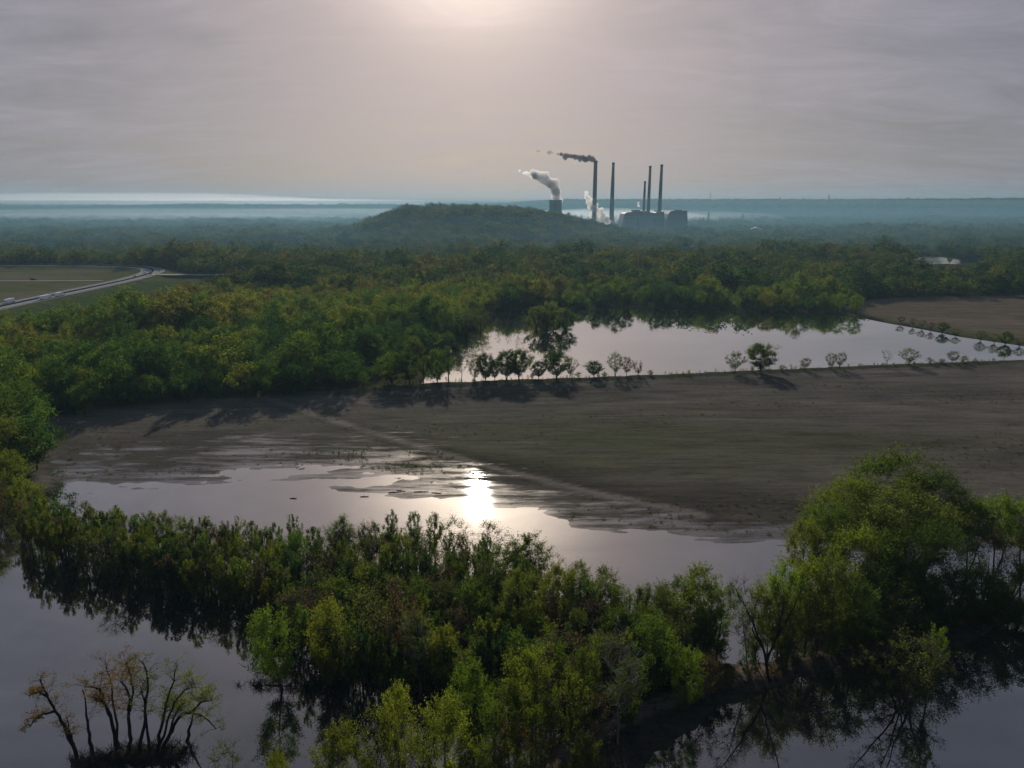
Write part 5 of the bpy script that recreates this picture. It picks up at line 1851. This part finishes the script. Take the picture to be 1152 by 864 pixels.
def hall(name, prof_px, d0, d1, Y, label, extras):
    pts = [plant_px(px, py, Y) for px, py in prof_px]
    cx = sum(p[0] for p in pts) / len(pts)
    e = empty(name, (cx, Y, 0))
    z0 = float(height(cx, Y)) - 1
    MB().prism([(x - cx, max(z, z0)) for x, z in pts], d0, d1).build('wall', M_CLAD, e)
    ztop = max(z for _, z in pts)
    for nm, px0, px1, py0, py1, a, b in extras:
        x0, zt = plant_px(px0, py0, Y)
        x1, zb = plant_px(px1, py1, Y)
        MB().box(((x0 + x1) / 2 - cx, (a + b) / 2, (zt + zb) / 2), (abs(x1 - x0), b - a, abs(zt - zb))).build(nm, M_STEEL if nm != 'roof' else M_CLAD, e)
    tag(e, label=label, cat='power plant')
    return e


hall('boiler_house', [(696.5, 262), (698, 250), (700, 240.5), (703, 238.6), (707.5, 238.4), (708.5, 237.3), (727, 237.3), (728, 238.6), (731.5, 238.8), (733, 239.6), (736, 238.2), (743.8, 238), (744.2, 262)], -45, 45, PY + 5,
     'long stepped boiler house under the chimneys', [('penthouse', 711, 719, 235.9, 237.4, -20, 20), ('penthouse', 737.5, 741.5, 236.6, 238.2, -18, 25), ('precipitator', 699, 712, 247, 262, -68, -44.8), ('precipitator', 716, 729, 245.5, 262, -66, -44.8),
                                                     ('window_band', 701, 743, 243, 244, -45.6, -44.9), ('loading_bay', 731, 741, 254, 262, -56, -44.8), ('duct', 719.5, 721.5, 239, 243, -56, -45)])
hall('turbine_hall', [(747.5, 262), (747.8, 246), (749.5, 240.5), (752, 237.3), (757, 236.9), (770.3, 236.9), (770.8, 262)], -34, 34, PY + 15,
     'square turbine hall right of the boiler house', [('window_band', 752, 769, 242.5, 243.4, -34.6, -33.9), ('door', 758, 762, 254, 262, -34.5, -33.9), ('penthouse', 759, 766, 235.8, 236.95, -15, 15), ('annex', 771.2, 776, 252, 262, -30, 20)])
hall('coal_conveyor', [(744.3, 248.6), (747.3, 246.8), (747.3, 245.4), (744.3, 247.2)], -12, -8, PY, 'inclined coal conveyor between boiler house and turbine hall', [('support', 745.4, 746, 247.6, 262, -11, -9)])
hall('transfer_house', [(663.5, 262), (663.5, 247), (664.5, 245.5), (668, 245.2), (668.4, 249), (672, 249.2), (672, 262)], -12, 12, PY - 40, 'small transfer house at the foot of the smoking chimney', [('vent_stack', 666, 666.8, 243, 245.4, -2, 2), ('door', 665, 667, 255, 262, -12.5, -11.9)])

for px0_, px1_, t_, l_ in [(845, 856, 260.3, 'small pale shed in the far woods right of the plant')]:
    Y_ = 2050
    x0_, x1_ = xat(px0_, 262, Y_), xat(px1_, 262, Y_)
    e_ = empty('shed', ((x0_ + x1_) / 2, Y_, float(height((x0_ + x1_) / 2, Y_))))
    w_ = x1_ - x0_
    MB().box((0, 0, 10), (w_, 18, 22)).build('wall', M_WHITE, e_)
    MB().prism([(-w_ / 2 - 1, 21.01), (w_ / 2 + 1, 21.01), (0, 26)], -9.6, 9.6).build('roof', M_SILVER, e_)
    MB().box((w_ * 0.2, -9.1, 5), (6, 0.3, 10)).build('door', M_STEEL, e_)
    tag(e_, label=l_, cat='shed')


# ------------------------------------------------------------------ pylons and masts
def pylon(px, top, Y, label, w=None, group='power line pylons', thick=1.0):
    x, zt = plant_px(px, top, Y)
    z0 = float(height(x, Y)) - 0.5
    h = zt - z0
    e = empty('pylon', (x, Y, z0), 0.3)
    b = w or h * 0.11
    t = thick * Y / 2600 * 0.32
    for sx in (-1, 1):
        for sy in (-1, 1):
            MB().tube([(sx * b, sy * b, 0), (sx * b * 0.3, sy * b * 0.3, h * 0.62), (sx * 0.4, sy * 0.4, h)], t, 4).build('leg', M_STEEL, e)
    m = MB()
    zz = [0.0, 0.16, 0.3, 0.42, 0.53, 0.62, 0.7, 0.78, 0.86]
    wd = lambda f: b * (1 - 0.7 * f / 0.62) if f < 0.62 else b * 0.3 * (1 - (f - 0.62) / 0.38) + 0.2
    for i in range(len(zz) - 1):
        f0, f1 = zz[i], zz[i + 1]
        s = 1 if i % 2 else -1
        for a in (-1, 1):
            m.tube([(s * wd(f0), a * wd(f0), f0 * h), (-s * wd(f1), a * wd(f1), f1 * h)], t * 0.6, 3)
            m.tube([(a * wd(f0), s * wd(f0), f0 * h), (a * wd(f1), -s * wd(f1), f1 * h)], t * 0.6, 3)
    m.build('lattice', M_STEEL, e)
    for f, l in ((0.68, 0.2), (0.8, 0.16), (0.92, 0.12)):
        MB().tube([(-l * h, 0, f * h), (0, 0, f * h + 0.02 * h), (l * h, 0, f * h)], t * 0.8, 4).build('crossarm', M_STEEL, e)
    tag(e, label=label, cat='pylon', group=group)


pylon(1093, 249.5, 2000, 'closest pylon, rising from the woods near the right edge', thick=1.8)
pylon(797.5, 238, 2380, 'tallest of the pylons just right of the turbine hall', thick=1.7)
pylon(791.5, 244, 2380, 'middle-height pylon just right of the turbine hall', thick=1.7)
pylon(787, 248, 2380, 'shortest pylon next to the turbine hall', thick=1.7)
pylon(836, 240, 2700, 'faint pylon in the haze between plant and ridge', thick=1.7)
pylon(814, 248, 2420, 'low pylon half hidden in the woods right of the plant', thick=1.7)
pylon(654.5, 241.5, 2200, 'pylon between cooling tower and smoking chimney', thick=1.7)
pylon(933, 218.8, 6300, 'tallest mast on the ridge skyline', thick=1.5)
pylon(904.5, 222, 6300, 'blunt mast on the ridge skyline left of the tallest', thick=1.6)
pylon(878, 221.5, 6300, 'thin mast on the ridge skyline', thick=1.2)
pylon(914, 223, 6300, 'short mast between the two larger ridge masts', thick=1.2)
pylon(799.5, 216.5, 6300, 'lone faint mast on the ridge above the turbine hall', thick=0.5)
# substation gantry in the right-hand woods
Y_ = 1445.0
x0_, x1_ = xat(1083, 284, Y_), xat(1106, 284, Y_)
e_ = empty('substation_gantry', ((x0_ + x1_) / 2, Y_, 0.8))
W_ = (x1_ - x0_) / 2
zg_ = zat(277.8, Y_) - 0.8
for k_ in range(5):
    xx_ = -W_ + 2 * W_ * k_ / 4
    MB().tube([(xx_, 0, 0), (xx_, 0, zg_)], 0.55, 5).build('post', M_SILVER, e_)
for zz_ in (zg_, zg_ * 0.78):
    MB().tube([(-W_, 0, zz_), (W_, 0, zz_)], 0.5, 5).build('beam', M_SILVER, e_)
tag(e_, label='pale substation gantry among the woods left of the right edge', cat='gantry')


# ------------------------------------------------------------------ smoke, steam and ground fog
def plume(name, blobs, seed, mat, label, voxel=2.0, disp=3.0):
    """blobs: (px, py, radius px, y offset): overlapping puffs fused to one billowing body"""
    r = random.Random(seed)
    bm = bmesh.new()
    Y = PY
    for px, py, rp in blobs:
        for k in range(5):
            q = rp * (0.62 if k == 0 else r.uniform(0.28, 0.55))
            ox, oy = (0, 0) if k == 0 else (r.uniform(-0.75, 0.75) * rp, r.uniform(-0.7, 0.7) * rp)
            x, z = plant_px(px + ox, py + oy, Y)
            rad = q * Y / FPX
            bmesh.ops.create_icosphere(bm, subdivisions=2, radius=rad, matrix=Matrix.Translation((x, Y + r.gauss(0, 0.5) * rad, z)))
    me = bpy.data.meshes.new(name)
    bm.to_mesh(me)
    bm.free()
    me.materials.append(mat)
    o = obj(name, me)
    md = o.modifiers.new('fuse', 'REMESH')
    md.mode = 'VOXEL'
    md.voxel_size = voxel
    tx = bpy.data.textures.new(name, 'CLOUDS')
    tx.noise_scale = 9.0
    tx.noise_depth = 3
    d = o.modifiers.new('billow', 'DISPLACE')
    d.texture = tx
    d.texture_coords = 'GLOBAL'
    d.strength = disp
    d.mid_level = 0.5
    tag(o, label=label, kind='stuff')


M_STEAM = cloud_material('steam', (0.98, 0.97, 0.96), 0.16, 0.3)
M_STEAM_THIN = cloud_material('thin_steam', (0.97, 0.95, 0.93), 0.16, 0.4)
M_SMOKE = cloud_material('smoke', (0.34, 0.27, 0.27), 0.25, 0.2)
M_SMOKE_THIN = cloud_material('thin_smoke', (0.42, 0.33, 0.32), 0.12, 0.2)
plume('steam', [(625.5, 225, 6.5), (625.8, 221, 7.6), (626, 216.5, 8.5), (624, 211.5, 9), (620, 207, 9.5), (614.5, 203.5, 9), (609, 200.5, 8.5), (604, 198, 7)], 71, M_STEAM, 'white steam boiling up from the cooling tower')
plume('steam', [(601, 198, 5.5), (595, 196.5, 4), (590, 195, 3), (585, 192, 2)], 72, M_STEAM_THIN, 'thin torn end of the cooling tower steam')
plume('smoke', [(668.6, 181, 2.6), (668, 179.6, 3.6), (665, 179, 4.6), (661.5, 178.6, 4.6), (658, 178, 4.8), (654.5, 177.6, 4.4), (651, 177.2, 4.6), (647.5, 176.6, 4.8)], 73, M_SMOKE, 'dark smoke bending left from the smoking chimney')
plume('smoke', [(643.8, 176.0, 3.6), (639.5, 175.2, 4.4), (635.5, 174.6, 3.8), (631.5, 173.7, 3.0), (627.5, 173, 2.0)], 74, M_SMOKE, 'detached dark smoke puff left of the chimney smoke', disp=2.0)
plume('smoke', [(616.5, 171.4, 2.4), (619.0, 171.6, 2.6), (621.5, 171.9, 1.8)], 75, M_SMOKE_THIN, 'small dark smoke puff far left of the chimney', 1.5, 1.5)
plume('smoke', [(605, 169.6, 1.9), (607.5, 170.2, 1.5)], 76, M_SMOKE_THIN, 'last faint smoke puff drifting off', 1.5, 1.5)
plume('steam', [(672, 250, 6.5), (670, 245, 6.5), (669, 239.5, 6.2), (667, 234, 6), (664.5, 228.5, 5.4), (662, 223, 4.6), (660, 217.5, 3.6), (675, 238, 5.4), (678, 243, 6.2), (682, 248, 6), (688, 251, 5)], 77, M_STEAM_THIN, 'ragged white steam rising round the foot of the smoking chimney')
plume('steam', [(718.5, 232, 2.0), (718.2, 228.5, 1.8)], 78, M_STEAM_THIN, 'small puff of steam left of the shortest chimney', 1.5, 1.5)


def fog(name, cx, cy, cz, rx, ry, rz, dens, label, seed, col=(0.93, 0.97, 1.0)):
    bm = bmesh.new()
    bmesh.ops.create_icosphere(bm, subdivisions=5, radius=1.0)
    for v in bm.verts:
        a = np.array(v.co)
        w = 1 + 0.22 * float(fbm(a[0] * 2.2 + seed, a[1] * 2.2 + 3, 3)) * (1 if a[2] > 0 else 0.2)
        v.co = (cx + a[0] * rx, cy + a[1] * ry, cz + a[2] * rz * w)
    me = bpy.data.meshes.new(name)
    bm.to_mesh(me)
    bm.free()
    me.materials.append(cloud_material(name, col, dens, 0.5))
    tag(obj(name, me), label=label, kind='stuff')


for k_, (cx_, cy_, cz_, rx_, ry_, rz_, d_) in enumerate([(-3900, 8300, 70, 3200, 2200, 88, 0.00014), (-4300, 8000, 80, 2600, 2000, 122, 0.00018), (-2700, 8600, 70, 2500, 1800, 80, 0.00014)]):
    fog('mist', cx_, cy_, cz_, rx_, ry_, rz_, d_, ['bright bank of mist along the left horizon', 'highest swell of the mist over the left horizon', 'thinning end of the mist near the wooded hill'][k_], 1 + k_)
for k_, (cx_, cy_, cz_, rx_, ry_, rz_, d_) in enumerate([(380, 3300, 28, 560, 560, 46, 0.0006), (560, 3500, 30, 760, 560, 40, 0.00025), (-1500, 4300, 26, 2300, 1300, 46, 0.00020), (-2300, 3600, 16, 1700, 900, 34, 0.00022)]):
    fog('mist', cx_, cy_, cz_, rx_, ry_, rz_, d_, ['pale mist lying behind the power plant', 'thin mist spreading right of the power plant', 'blue-white mist over the valley left of the wooded hill', 'low mist over the far woods at the left edge'][k_], 7 + k_)
x_, y_ = gp(1066, 296)
fog('mist', x_ - 12, y_ + 25, 2, 46, 32, 7, 0.006, 'white morning vapour over the far pond', 21)
